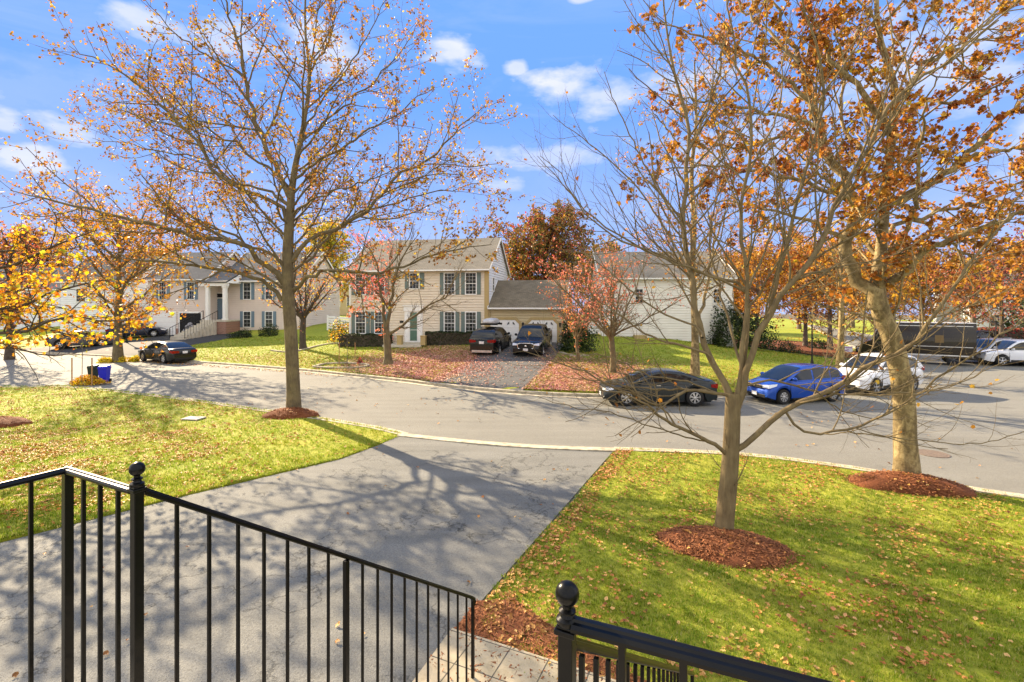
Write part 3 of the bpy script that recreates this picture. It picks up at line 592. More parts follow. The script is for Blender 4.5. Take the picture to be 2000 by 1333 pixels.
def moulded(parent, a, b, w=.05):
    mb = MB(); a = Vector(a); b = Vector(b); t = (b - a).normalized(); s = t.cross(Vector((0, 0, 1))).normalized(); u = s.cross(t)
    pr = [(-.5, -.006), (-.5, .004), (-.36, .012), (-.2, .014), (-.12, .02), (.12, .02), (.2, .014), (.36, .012), (.5, .004), (.5, -.006), (.28, -.012), (-.28, -.012)]
    n = len(pr); V = [p + s * x * w + u * z for p in (a, b) for x, z in pr]
    mb.add(V, [tuple(range(n)), tuple(range(2 * n - 1, n - 1, -1))] + [(i, n + i, n + (i + 1) % n, (i + 1) % n) for i in range(n)]); mb.build('handrail', M['iron'], parent, smooth=30)
def bal(parent, p, z0, z1, w=.0175):
    mb = MB(); Mx = Matrix.Translation(Vector((p.x, p.y, 0))) @ Matrix.Rotation(ang, 4, 'Z'); mb.box(-w / 2, w / 2, -w / 2, w / 2, z0, z1, Mx); return mb.build('baluster', M['iron'], parent, bevel=.0015)
# left railing: landing side, corner, front run and the flight down to the walk
rl = empty('iron_railing', (PL.x, PL.y, ZL), label='black iron stair railing running down over the driveway, one ball finial at its top', cat='railing')
rl.location = (0, 0, 0)
CN = PL - UU * .68
ballpost(rl, PL, ZL)
mbp = MB(); Mx = Matrix.Translation(CN) @ Matrix.Rotation(ang, 4, 'Z'); mbp.box(-.02, .02, -.02, .02, ZL, ZR - .012, Mx); mbp.build('post', M['iron'], rl, bevel=.002)
for k in range(3): bal(rl, PL - UU * (.17 * (k + 1)), ZL + .02, ZR - .01)
for k in range(11): bal(rl, CN - VV * (.15 + .155 * k), ZL + .02, ZR - .01)
moulded(rl, PL + Vector((0, 0, ZR)) - UU * .03, CN + Vector((0, 0, ZR)) - UU * .025); moulded(rl, CN + Vector((0, 0, ZR)) + VV * .02, CN - VV * 2.0 + Vector((0, 0, ZR)))
TE = 3.12
moulded(rl, PL + Vector((0, 0, ZR - .01)) + VV * .03, PL + VV * TE + Vector((0, 0, ZR - .01 - SL * TE)), .034)
for k in range(18):
    t = .18 + .1655 * k; p = PL + VV * t
    if k == 7:
        mb = MB(); Mx = Matrix.Translation(p) @ Matrix.Rotation(ang, 4, 'Z'); mb.box(-.017, .017, -.017, .017, ZL - SL * t - .05, ZR - SL * t - .02, Mx); mb.build('post', M['iron'], rl, bevel=.002)
    else: bal(rl, p, ZL - SL * t + .03, ZR - .016 - SL * TE * (t - .03) / (TE - .03), .0165)
mb = MB(); p = PL + VV * TE; Mx = Matrix.Translation(p) @ Matrix.Rotation(ang, 4, 'Z'); mb.box(-.014, .014, -.014, .014, 0.0, ZR - SL * TE - .015, Mx)
e = p + Vector((0, 0, ZR - SL * TE - .01)); mb.tube([e - VV * .02, e + VV * .03 + Vector((0, 0, -.02)), e + VV * .045 + Vector((0, 0, -.055)), e + VV * .03 + Vector((0, 0, -.09))], [.016, .016, .014, .012], 10); mb.build('post', M['iron'], rl, smooth=40)
mb = MB(); mb.bar(PL + Vector((0, 0, ZL + .0)), PL + VV * TE + Vector((0, 0, ZL - SL * TE)), .03, .012); mb.bar(PL + Vector((0, 0, ZL + .02)), CN + Vector((0, 0, ZL + .02)), .03, .012); mb.bar(CN + Vector((0, 0, ZL + .02)), CN - VV * 2 + Vector((0, 0, ZL + .02)), .03, .012); mb.build('bottom_rail', M['iron'], rl)
ZR -= .024
rr = empty('iron_railing', (0, 0, 0), label='black iron landing railing beside the lawn, thick handrail below its ball finial', cat='railing')
ballpost(rr, PR, ZL)
moulded(rr, PR + Vector((0, 0, ZR + .03)) + UU * .02, PR + UU * 1.5 + Vector((0, 0, ZR + .085)), .06)
for k in range(9): bal(rr, PR + UU * (.155 * (k + 1)), ZL + .02, ZR + .02 + .0055 * k, .019)
moulded(rr, PR + VV * .03 + Vector((0, 0, ZR - .05)), PR + VV * TE + Vector((0, 0, ZR - .05 - SL * TE)), .034)
for k in range(18):
    t = .13 + .15 * k; bal(rr, PR + VV * t, ZL - SL * t + .0, ZR - SL * t - .055, .0165)
mb = MB(); p = PR + VV * TE; Mx = Matrix.Translation(p) @ Matrix.Rotation(ang, 4, 'Z'); mb.box(-.014, .014, -.014, .014, 0, ZR - SL * TE - .06, Mx); mb.build('post', M['iron'], rr)
# landing and steps under us (below the picture)
st = empty('front_steps', (0, 0, 0), label='concrete landing and steps between the two black iron railings', cat='steps')
mb = MB(); Ms = Matrix.Translation(Vector((PL.x, PL.y, 0))) @ Matrix.Rotation(ang, 4, 'Z'); Wd = (PR - PL).length
mb.box(-.55, Wd + 1.6, -2.6, -.12, -.1, ZL - .16, Ms); mb.build('landing', M['brick'], st)
mb = MB(); mb.box(-.57, Wd + 1.62, -2.62, -.1, ZL - .158, ZL - .06, Ms); mb.build('landing_slab', M['conc'], st)
mb = MB(); n = 10
for k in range(n): mb.box(-.04, Wd + .04, .052 + k * .27, .05 + (k + 1) * .27, .0, ZL - .12 - (k + 1) * (ZL - .12) / (n + 1) * 1.0 - .06, Ms)
mb.build('steps', M['conc'], st)
# ---------------------------------------------------------------- houses
class House:
    def __init__(s, name, label, px_l, D_l, yaw, base):
        s.o = Vector(((px_l - CX) / F * D_l, D_l)); s.yaw = R(yaw); s.base = base
        s.d = Vector((math.cos(s.yaw), math.sin(s.yaw))); s.n = Vector((-s.d.y, s.d.x))
        s.e = empty(name, (s.o.x, s.o.y, base), s.yaw, label=label, cat='house')
    def s_at(s, px, y=0.0):                  # photo column -> distance along the front (y metres back)
        o = s.o + s.n * y; k = (px - CX) / F; return (k * o.y - o.x) / (s.d.x - k * s.d.y)
    def z_at(s, px, py, y=0.0):
        o = s.o + s.n * y; q = o + s.d * s.s_at(px, y); return CZ + (HY - py) / F * q.y - s.base
def siding(mb, a, b, z0, z1, rng_f=None, pitch=.2):
    # lapped boards from a to b (outside is on the right of a->b), each board leaning out at its foot
    a = Vector(a); b = Vector(b); L = (b - a).length; t = (b - a) / L; nrm = Vector((t.y, -t.x)); z = z0
    while z < z1 - 1e-3:
        zt = min(z + pitch, z1); r0 = rng_f(z) if rng_f else (0, L); r1 = rng_f(zt) if rng_f else (0, L)
        P = lambda s, zz, o: (a.x + t.x * s + nrm.x * o, a.y + t.y * s + nrm.y * o, zz); zg = min(z + .05, zt)
        g0 = rng_f(zg) if rng_f else (0, L)
        mb.add([P(r0[0], z, 0), P(r0[1], z, 0), P(g0[1], zg, 0), P(g0[0], zg, 0), P(g0[0], zg, .045), P(g0[1], zg, .045), P(r1[1], zt, .012), P(r1[0], zt, .012), P(r1[0], zt, 0), P(r1[1], zt, 0)], [(0, 1, 2, 3), (3, 2, 5, 4), (4, 5, 6, 7), (7, 6, 9, 8)])
        z = zt
def window(h, x0, x1, z0, z1, y=0, cols=2, rows=4, sh=0, shm='shutter', curtain=True, side=None, flip=False):
    # side: None = front wall (facing -y); ('x', X) = side wall at x = X facing +x, x0..x1 then runs along y
    def MX():
        if side is None: return Matrix.Translation((0, y, 0))
        return Matrix.Translation((side[1], 0, 0)) @ Matrix.Rotation(R(90), 4, 'Z')
    m = MX(); w = x1 - x0; hh = z1 - z0; t = .055
    f = MB(); f.box(x0 - t, x0 + .02, -.085, -.02, z0 - t, z1 + t, m); f.box(x1 - .02, x1 + t, -.085, -.02, z0 - t, z1 + t, m); f.box(x0 + .02, x1 - .02, -.083, -.02, z1 - .02, z1 + t, m); f.box(x0 + .02, x1 - .02, -.1, -.02, z0 - t, z0 + .02, m)
    f.box(x0 + .02, x1 - .02, -.075, -.042, (z0 + z1) / 2 - .022, (z0 + z1) / 2 + .022, m)
    if cols:
        for i in range(1, cols + 1): xx = x0 + w * i / (cols + 1); f.box(xx - .007, xx + .007, -.071, -.061, z0 + .02, z1 - .02, m)
        for j in range(1, rows):
            if j * 2 == rows: continue
            zz = z0 + hh * j / rows; f.box(x0 + .02, x1 - .02, -.0705, -.0615, zz - .007, zz + .007, m)
    fo = f.build('window', M['trimw'], h.e)
    MB().box(x0, x1, -.066, -.063, z0, z1, m).build('pane', M['pane'], fo)
    MB().box(x0, x1, -.046, -.042, z0, z1, m).build('backing', M['blind'], fo)
    if curtain:
        c = MB(); k = .34 * w
        for a, b in ((x0, x0 + k), (x1 - k, x1)):
            n = 5
            for i in range(n): c.box(a + (b - a) * i / n, a + (b - a) * (i + .7) / n, -.058, -.05, z0 + .02, z1, m)
        if curtain == 2: c.box(x0 + k, x1 - k, -.056, -.052, (z0 + z1) / 2, z1, m)
        c.build('curtain', M['curtain'], fo)
    if sh:
        for a in ((x0 - t - sh, x0 - t - .01), (x1 + t + .01, x1 + t + sh)):
            s_ = MB(); s_.box(a[0], a[1], -.07, -.02, z0 - .03, z1 + .03, m)
            for q in ((z0 + .03, (z0 + z1) / 2 - .04), ((z0 + z1) / 2 + .04, z1 - .03)):
                s_.box(a[0] + .045, a[1] - .045, -.079, -.069, q[0], q[1], m)
            s_.build('shutter', M[shm], h.e)
def gable_roof(h, x0, x1, y0, y1, ze, zr, mat, over=.3, rake=.22, th=.1, fascia='trimw', name='roof'):
    ym = (y0 + y1) / 2; sl = (zr - ze) / (ym - y0); zo = ze - sl * over; mb = MB(); r = rake
    for s, yo in ((1, y0 - over), (-1, y1 + over)):
        V = [(x0 - r, yo, zo), (x1 + r, yo, zo), (x1 + r, ym, zr), (x0 - r, ym, zr)]; V2 = [(a, b, c + th) for a, b, c in V]
        q = [(0, 3, 2, 1), (4, 5, 6, 7), (0, 1, 5, 4), (3, 0, 4, 7), (1, 2, 6, 5)]
        if s < 0: q = [f[::-1] for f in q]
        mb.add(V + V2, q)
    ro = mb.build(name, M[mat], h.e)
    f = MB()
    for yo, s in ((y0 - over, -1), (y1 + over, 1)): f.box(x0 - r, x1 + r, *sorted((yo + s * .003, yo + s * .11)), zo - .03, zo + th - .02)
    for xx in (x0 - r, x1 + r):
        sx = -1 if xx < x0 else 1
        for yo, s in ((y0 - over, 1), (y1 + over, -1)):
            f.bar((xx + sx * .02, yo, zo + th * .35), (xx + sx * .02, ym, zr + th * .35), .03, .17)
    f.build('fascia', M[fascia], h.e)
    return ro
def walls(h, x0, x1, y0, y1, z0, ze, zr, mat, front=True, name='wall', matside=None):
    ym = (y0 + y1) / 2; hw = (y1 - y0) / 2
    for a, b in (((x0, y0), (x1, y0)), ((x1, y1), (x0, y1))): mb = MB(); siding(mb, a, b, z0, ze); mb.build(name, M[mat], h.e)
    gf = lambda z: (0, 2 * hw) if z <= ze else (hw * (z - ze) / (zr - ze), 2 * hw - hw * (z - ze) / (zr - ze))
    for a, b in (((x1, y0), (x1, y1)), ((x0, y1), (x0, y0))):
        g_ = MB(); siding(g_, a, b, z0, zr - .02, gf); g_.build(name, M[matside or mat], h.e)
def box_part(h, name, mat, *b):
    mb = MB()
    for q in b: mb.box(*q)
    return mb.build(name, M[mat], h.e)

# ---- the beige two-storey house with attached garage
B = House('house', 'beige two-storey house with teal shutters and attached two-door garage, black cars before it', 683, 38.0, -10.4, 1.22)
S = B.s_at; Z = B.z_at; W_ = 11.1; EZ = 5.62; RZ = 8.2; BD = 7.4
walls(B, 0, W_, 0, BD, -.8, EZ, RZ, 's_beige', matside='s_white')
gable_roof(B, 0, W_, 0, BD, EZ, RZ, 'roof_l', .35, .2)
box_part(B, 'corner_board', 'trimt', (W_ - .28, W_ + .045, -.05, .1, -.5, EZ - .05)); box_part(B, 'corner_board', 'trimw', (-.04, .12, -.05, .1, -.5, EZ - .05))
box_part(B, 'frieze', 'trimt', (.12, W_ - .28, -.048, -.01, EZ - .28, EZ - .02)); box_part(B, 'foundation', 'conc', (-.01, W_ + .01, -.01, BD + .01, -1.5, -.15))
for a, b in ((695.7, 712), (733, 747.5), (868.5, 888), (910, 929)):
    x0, x1 = S(a), S(b); x1 = x0 + .8
    window(B, x0, x1, .62, 2.28, sh=.3, curtain=2, rows=6)
    window(B, x0, x1, 3.62, 5.2, sh=.3, curtain=2, rows=6)
xc = S(801) ; window(B, xc, xc + .74, 4.05, 5.22, sh=.34, rows=4, curtain=2)
dx0, dx1 = S(799.6), S(817)
box_part(B, 'door_surround', 'trimw', (dx0 - .36, dx0, -.09, -.02, -.1, 2.35), (dx1, dx1 + .36, -.09, -.02, -.1, 2.35), (dx0 - .42, dx1 + .42, -.13, -.02, 2.35, 2.72), (dx0 - .5, dx1 + .5, -.18, -.02, 2.72, 2.8))
do = box_part(B, 'door', 'trimw', (dx0, dx1, -.06, -.02, 0, 2.35)); mb = MB(); mb.box(dx0 + .08, dx1 - .08, -.075, -.055, .1, .9); mb.build('door_panel', M['door_g'], do); mb = MB(); mb.box(dx0 + .08, dx1 - .08, -.075, -.055, .94, 2.25); mb.build('pane', M['door_g'], do)
px0, px1 = S(765), S(836)
box_part(B, 'porch', 'conc', (px0, px1, -1.6, -.02, -.28, -.12), (px0 + .05, px1 - .05, -1.55, -.02, -.6, -.28), (dx0 - .5, dx1 + .5, -.6, -.02, -.12, .0))
for a in (776, 822): x = S(a, -1.3); box_part(B, 'porch_pier', 'trimt', (x, x + .36, -1.4, -1.1, -.12, .52), (x - .03, x + .39, -1.43, -1.07, .52, .58))
box_part(B, 'house_number', 'dark', (S(786) - .2, S(786) + .1, -.06, -.02, 1.45, 1.6))
window(B, 1.2, 1.75, 3.9, 4.9, side=('x', W_), cols=1, curtain=False)
# garage wing
GX1 = W_ + 5.6; GE = 2.72; GR = 4.7; GD = 6.6
walls(B, W_ + .05, GX1, 0.02, GD, -.8, GE, GR, 's_tan')
gable_roof(B, W_ + .22, GX1, .02, GD, GE, GR, 'roof_b', .3, .18)
box_part(B, 'corner_board', 'trimt', (GX1 - .1, GX1 + .04, -.04, .1, -.5, GE))
for a, b in ((956.5, 1014), (1031, 1088)):
    x0, x1 = S(a), S(b); z0, z1 = -.62, 1.72; c = .3
    fr = MB(); o = [(x0, z0), (x0, z1 - c), (x0 + c, z1), (x1 - c, z1), (x1, z1 - c), (x1, z0)]; u = [(x0 - .2, z0), (x0 - .2, z1 - c + .06), (x0 + c - .08, z1 + .2), (x1 - c + .08, z1 + .2), (x1 + .2, z1 - c + .06), (x1 + .2, z0)]
    V = [(p[0], -.09, p[1]) for p in o + u] + [(p[0], .03, p[1]) for p in o + u]
    fr.add(V, [(i, 6 + i, 7 + i, i + 1) for i in range(5)] + [(6 + i, 18 + i, 19 + i, 7 + i) for i in range(5)] + [(i, i + 1, 13 + i, 12 + i) for i in range(5)]); fr.build('garage_frame', M['trimt'], B.e)
    gd = MB(); nrow = 4
    for r_ in range(nrow):
        za = z0 + (z1 - z0) * r_ / nrow; zb_ = z0 + (z1 - z0) * (r_ + 1) / nrow
        gd.box(x0 + .0, x1 - .0, -.06, -.0, za + .006, zb_ - .006)
        for q in range(4):
            xa = x0 + (x1 - x0) * (q + .1) / 4; xb = x0 + (x1 - x0) * (q + .9) / 4
            if r_ < nrow - 1: gd.box(xa, xb, -.068, -.055, za + .09, zb_ - .09)
    gdo = gd.build('garage_door', M['trimw'], B.e)
    for q in (0, 1):                                  # fan lights
        for cxx, sg in ((x0 + (x1 - x0) * (.27 + .46 * q), 1),):
            for sgn in (-1, 1):
                pl = MB(); a0 = .12
                for k in range(3):
                    t0 = a0 + k * .42; t1 = t0 + .33
                    for ra, rb in ((.1, .27),): pl.add([(cxx + sgn * (.08 + (ra + .2) * math.cos(t)) * .8, -.073, z1 - .5 + rr_ * 1.1 * math.sin(t) + .08) for t, rr_ in ((t0, ra), (t0, rb), (t1, rb), (t1, ra))], [(0, 1, 2, 3), (3, 2, 1, 0)])
                pl.build('pane', M['dark'], gdo)
for a in (1022, 1094): x = S(a); box_part(B, 'wall_lamp', 'black', (x - .05, x + .05, -.14, -.03, 1.25, 1.5), (x - .07, x + .07, -.16, -.02, 1.5, 1.54))
mb = MB(); mb.tube([(W_ + .15, -.1, GE - .2), (W_ + .15, -.1, -.3)], .035, 8); mb.tube([(GX1 - .05, -.1, GE - .2), (GX1 - .05, -.1, -.4), (GX1 + .2, -.4, -.6)], .035, 8); mb.build('downspout', M['trimt'], B.e, smooth=50)

# ---- the pinkish split-level house with open garage and stair
A = House('house', 'pinkish split-level house with blue shutters, an open garage and a concrete stair', 289, 48.0, -5.0, 1.0)
S = A.s_at; Z = A.z_at
xw = S(403); xe = S(568); AD = 9.0; AE = Z(500, 544); AR = AE + 3.1
walls(A, 0, xw, 0, AD - 1.5, -.3, AE + .1, AE + 2.9, 's_pink', name='wall')
gable_roof(A, 0, xw, 0, AD - 1.5, AE + .1, AE + 2.9, 'roof_g', .35, .25, name='roof')
walls(A, xw, xe, 1.6, AD + 1.6, -.3, AE, AR, 's_pink')
gable_roof(A, xw + .3, xe, 1.6, AD + 1.6, AE, AR, 'roof_g', .35, .25)
box_part(A, 'brick_base', 'brick', (xw + .05, xe + .02, 1.54, AD + 1.6, -1.4, .28)); box_part(A, 'foundation', 'conc', (-.01, xw + .01, -.01, AD, -1.4, .0))
for a, b in ((366.6, 379),): x0 = S(a); window(A, x0, x0 + .72, Z(370, 585), Z(370, 552), sh=.3, shm='shutter_b', rows=4)
x0 = S(312); window(A, x0, x0 + .72, Z(312, 585), Z(312, 552), sh=.3, shm='shutter_b', rows=4)
for a in (476.5, 519):
    x0 = S(a, 1.6); window(A, x0, x0 + .74, Z(a, 585, 1.6), Z(a, 553, 1.6), y=1.6, sh=.32, shm='shutter_b', cols=1); window(A, x0, x0 + .74, Z(a, 639, 1.6), Z(a, 609, 1.6), y=1.6, sh=.32, shm='shutter_b', cols=1)
g0, g1 = S(297), S(342.5); zt = Z(320, 612)
gd = MB()
for r_ in range(5): gd.box(g0, g1, -.065, -.02, .0 + zt * r_ / 5 + .008, zt * (r_ + 1) / 5 - .008)
gd.build('garage_door', M['trimw'], A.e)
q0, q1 = S(352), S(393)
box_part(A, 'garage_opening', 'dark', (q0, q1, -.06, -.024, 0, zt))
box_part(A, 'garage_frame', 'trimw', (g0 - .12, g0, -.08, -.02, 0, zt + .14), (g1, g1 + .12, -.08, -.02, 0, zt + .14), (g0, g1, -.08, -.02, zt, zt + .14), (q0 - .12, q0, -.08, -.02, 0, zt + .14), (q1, q1 + .12, -.08, -.02, 0, zt + .14), (q0, q1, -.08, -.02, zt, zt + .14))
box_part(A, 'brick_pier', 'brick', (g1 + .12, q0 - .12, -.1, -.02, -.2, .75))
mb = MB(); rj = random.Random(3)
for k in range(16):
    x = q0 + .3 + rj.random() * (q1 - q0 - .7); z = .25 + rj.random() * 1.0 * (1 - abs(x - (q0 + q1) / 2)); s_ = .16 + rj.random() * .16
    mb.lathe([(.02, z - s_)] + [(s_ * math.sin(t), z - s_ * math.cos(t)) for t in (.6, 1.2, 1.8, 2.4)] + [(.03, z + s_)], (x, -.05 - rj.random() * .12, 0), 8)
mb.build('stored_bags', M['junk'], A.e, smooth=60)
# porch and stair
pz = Z(430, 625, .4); p0, p1 = S(400, .2), S(452, .2)
box_part(A, 'porch', 'conc', (p0 + .1, p1, -.6, 1.6, pz - .16, pz)); box_part(A, 'porch_base', 'brick', (p0 + .9, p1 - .05, -.55, 1.58, -1.2, pz - .162))
for a in (401, 434.5): x = S(a, -.5); box_part(A, 'column', 'trimw', (x, x + .3, -.5, -.2, pz, AE - .75), (x - .05, x + .35, -.55, -.15, pz, pz + .15), (x - .05, x + .35, -.55, -.15, AE - .9, AE - .75))
box_part(A, 'porch_beam', 'trimw', (p0 - .05, p1 + .02, -.6, -.15, AE - .75, AE - .45))
mb = MB(); mb.add([(p0 - .1, -.75, AE - .44), (p1 + .1, -.75, AE - .44), (p1 + .1, 3.2, AE + 1.4), (p0 - .1, 3.2, AE + 1.4), (p0 - .1, -.75, AE - .34), (p1 + .1, -.75, AE - .34), (p1 + .1, 3.2, AE + 1.5), (p0 - .1, 3.2, AE + 1.5)], [(0, 3, 2, 1), (4, 5, 6, 7), (0, 1, 5, 4), (1, 2, 6, 5), (3, 0, 4, 7)]); mb.build('porch_roof', M['roof_g'], A.e)
mb = MB(); mb.add([(p1 + .06, -.6, AE - .46), (p1 + .06, 1.58, AE - .46), (p1 + .06, 1.58, AE + .55), (p1 + .1, -.6, AE - .46), (p1 + .1, 1.58, AE - .46), (p1 + .1, 1.58, AE + .55)], [(0, 1, 2), (5, 4, 3), (0, 3, 4, 1), (1, 4, 5, 2), (2, 5, 3, 0)]); mb.build('porch_gable', M['trimw'], A.e)
d0, d1 = S(424, 1.6), S(437, 1.6)
box_part(A, 'door', 'shutter_b', (d0, d1, 1.52, 1.575, pz, pz + 2.1)); box_part(A, 'door_surround', 'trimw', (d0 - .5, d0 - .02, 1.5, 1.57, pz, pz + 2.7), (d1 + .02, d1 + .5, 1.5, 1.57, pz, pz + 2.7), (d0 - .02, d1 + .02, 1.5, 1.57, pz + 2.12, pz + 2.7))
box_part(A, 'transom', 'dark', (d0, d1, 1.48, 1.51, pz + 2.2, pz + 2.6), (d0 - .4, d0 - .12, 1.48, 1.51, pz + .5, pz + 2), (d1 + .12, d1 + .4, 1.48, 1.51, pz + .5, pz + 2))
mb = MB(); s0, s1 = S(398, -.6), S(426, -.6); ns = 9
for k in range(ns):                                # the flight slants away to the left, as seen
    zt_ = pz * (1 - (k + 1) / (ns + 1)) ; sh_ = -.14 * (k + 1); mb.box(s0 + sh_, s1 + sh_, -.62 - .29 * (k + 1), -.6 - .29 * k, -.8, zt_)
mb.build('stair', M['conc'], A.e)
mb = MB()
for sx in (s0, s1):
    mb.bar((sx, -.65, pz + .9), (sx - .14 * ns, -.65 - .29 * ns, .95), .04); mb.bar((sx, -.65, pz + .05), (sx, -.65, pz + .9), .04); mb.bar((sx - .14 * ns, -.65 - .29 * ns, 0), (sx - .14 * ns, -.65 - .29 * ns, .95), .04)
    for k in range(1, 12): t = k / 12; x = sx - .14 * ns * t; y = -.65 - .29 * ns * t; zz = pz * (1 - t); mb.bar((x, y, zz + .05), (x, y, zz + .9), .018)
mb.build('stair_rail', M['iron'], A.e)

# ---- cream house on the right, its long side towards the street
Cc = House('house', 'cream-sided house behind the branches, right of the beige garage', 1176, 38.5, -3, 1.15)
S = Cc.s_at; Z = Cc.z_at; cw = S(1432); CE = Z(1176, 541)
walls(Cc, 0, cw, 0, 8, -.8, CE, CE + 2.6, 's_cream', matside='s_white'); gable_roof(Cc, 0, cw, 0, 8, CE, CE + 2.3, 'roof_l', .35, .25)
box_part(Cc, 'corner_board', 'trimw', (-.05, .3, -.05, .1, -.6, CE)); box_part(Cc, 'foundation', 'conc', (-.01, cw + .01, -.01, 8.01, -1.5, -.05))
for a in (1183, 1238, 1390): x0 = S(a); window(Cc, x0 + .1, x0 + .7, Z(a, 592), Z(a, 565), cols=1, curtain=False)
x0 = S(1235); box_part(Cc, 'heat_pump', 'trimt', (x0, x0 + .9, -1.1, -.3, -.3, .55)); x0 = S(1152, 2); box_part(Cc, 'entry_wing', 's_tan', (x0, 0, 2, 7, -.8, Z(1160, 590, 2)))
# ---- white houses farther off
Ee = House('house', 'white-sided house at the left, mostly hidden behind orange and yellow foliage', 118, 52, 4, 1.0)
S = Ee.s_at; Z = Ee.z_at; ew = S(262); EE = Z(200, 548)
walls(Ee, 0, ew, 0, 9, -1, EE, EE + 3.0, 's_white'); gable_roof(Ee, 0, ew, 0, 9, EE, EE + 3.0, 'roof_g', .4, .3)
x0 = S(150); window(Ee, x0, x0 + .9, 3.4, 4.8, cols=1); box_part(Ee, 'porch_opening', 'dark', (S(250), S(260), -.06, -.024, 1.4, 3.2))
Dd = House('house', 'bright white house at the right edge behind the crimson tree', 1895, 62, -18, .2)
S = Dd.s_at; Z = Dd.z_at; walls(Dd, 0, 15, 0, 9, -1, Z(1950, 548), Z(1950, 548) + 3, 's_white'); gable_roof(Dd, 0, 15, 0, 9, Z(1950, 548), Z(1950, 548) + 3, 'roof_g', .4, .3)
for a in (2, 5, 8): window(Dd, a, a + .9, 1.2, 2.6, cols=1); window(Dd, a, a + .9, 3.8, 5.0, cols=1)
Ff = House('house', 'small distant tan house seen between the pinkish and the beige houses', 640, 72, -5, 2.2)
S = Ff.s_at; Z = Ff.z_at; walls(Ff, 0, 9, 0, 8, -2, Z(660, 552), Z(660, 552) + 2.2, 's_tan'); gable_roof(Ff, 0, 9, 0, 8, Z(660, 552), Z(660, 552) + 2.2, 'roof_g', .4, .3)
for a in (1.0, 3.0): window(Ff, a, a + .9, 1.6, 3.0, cols=1)
Gg = House('house', 'grey-roofed white house far left behind the red tree', -60, 60, 8, .8)
S = Gg.s_at; walls(Gg, 0, 10, 0, 9, -1, 5.4, 8.2, 's_white'); gable_roof(Gg, 0, 10, 0, 9, 5.4, 8.2, 'roof_g', .4, .3); window(Gg, 6, 7, 3.4, 4.8, cols=1)
# white board fences
def fence(pa, pb, D0, D1, label):
    a = G(*pa); x0 = (pa[0] - CX) / F * D0; x1 = (pb[0] - CX) / F * D1; za = float(H(x0, D0)); zb_ = float(H(x1, D1)); L = math.hypot(x1 - x0, D1 - D0); n = max(2, int(L / 2) + 1)
    e = empty('fence', (x0, D0, za), math.atan2(D1 - D0, x1 - x0), label=label, cat='fence'); dz = (zb_ - za) / L
    for k in range(n): s_ = L * k / (n - 1); MB().box(s_ - .06, s_ + .06, -.06, .06, s_ * dz - .2, s_ * dz + 1.45).build('post', M['trimw'], e)
    b = MB()
    for r_ in range(5): z = .2 + r_ * .25; b.add([(0, -.08, z), (L, -.08, z + L * dz), (L, -.08, z + .19 + L * dz), (0, -.08, z + .19), (0, -.062, z), (L, -.062, z + L * dz), (L, -.062, z + .19 + L * dz), (0, -.062, z + .19)], [(0, 1, 2, 3), (7, 6, 5, 4), (0, 4, 5, 1), (2, 6, 7, 3)])
    b.build('board_panel', M['trimw'], e)
fence((262, 640), (292, 640), 50, 50, 'white board fence left of the pinkish house garage'); fence((640, 640), (684, 640), 47, 45, 'white board fence between the pinkish and beige houses')
fence((1150, 660), (1178, 660), 38, 38.6, 'short white fence beside the cream house corner')
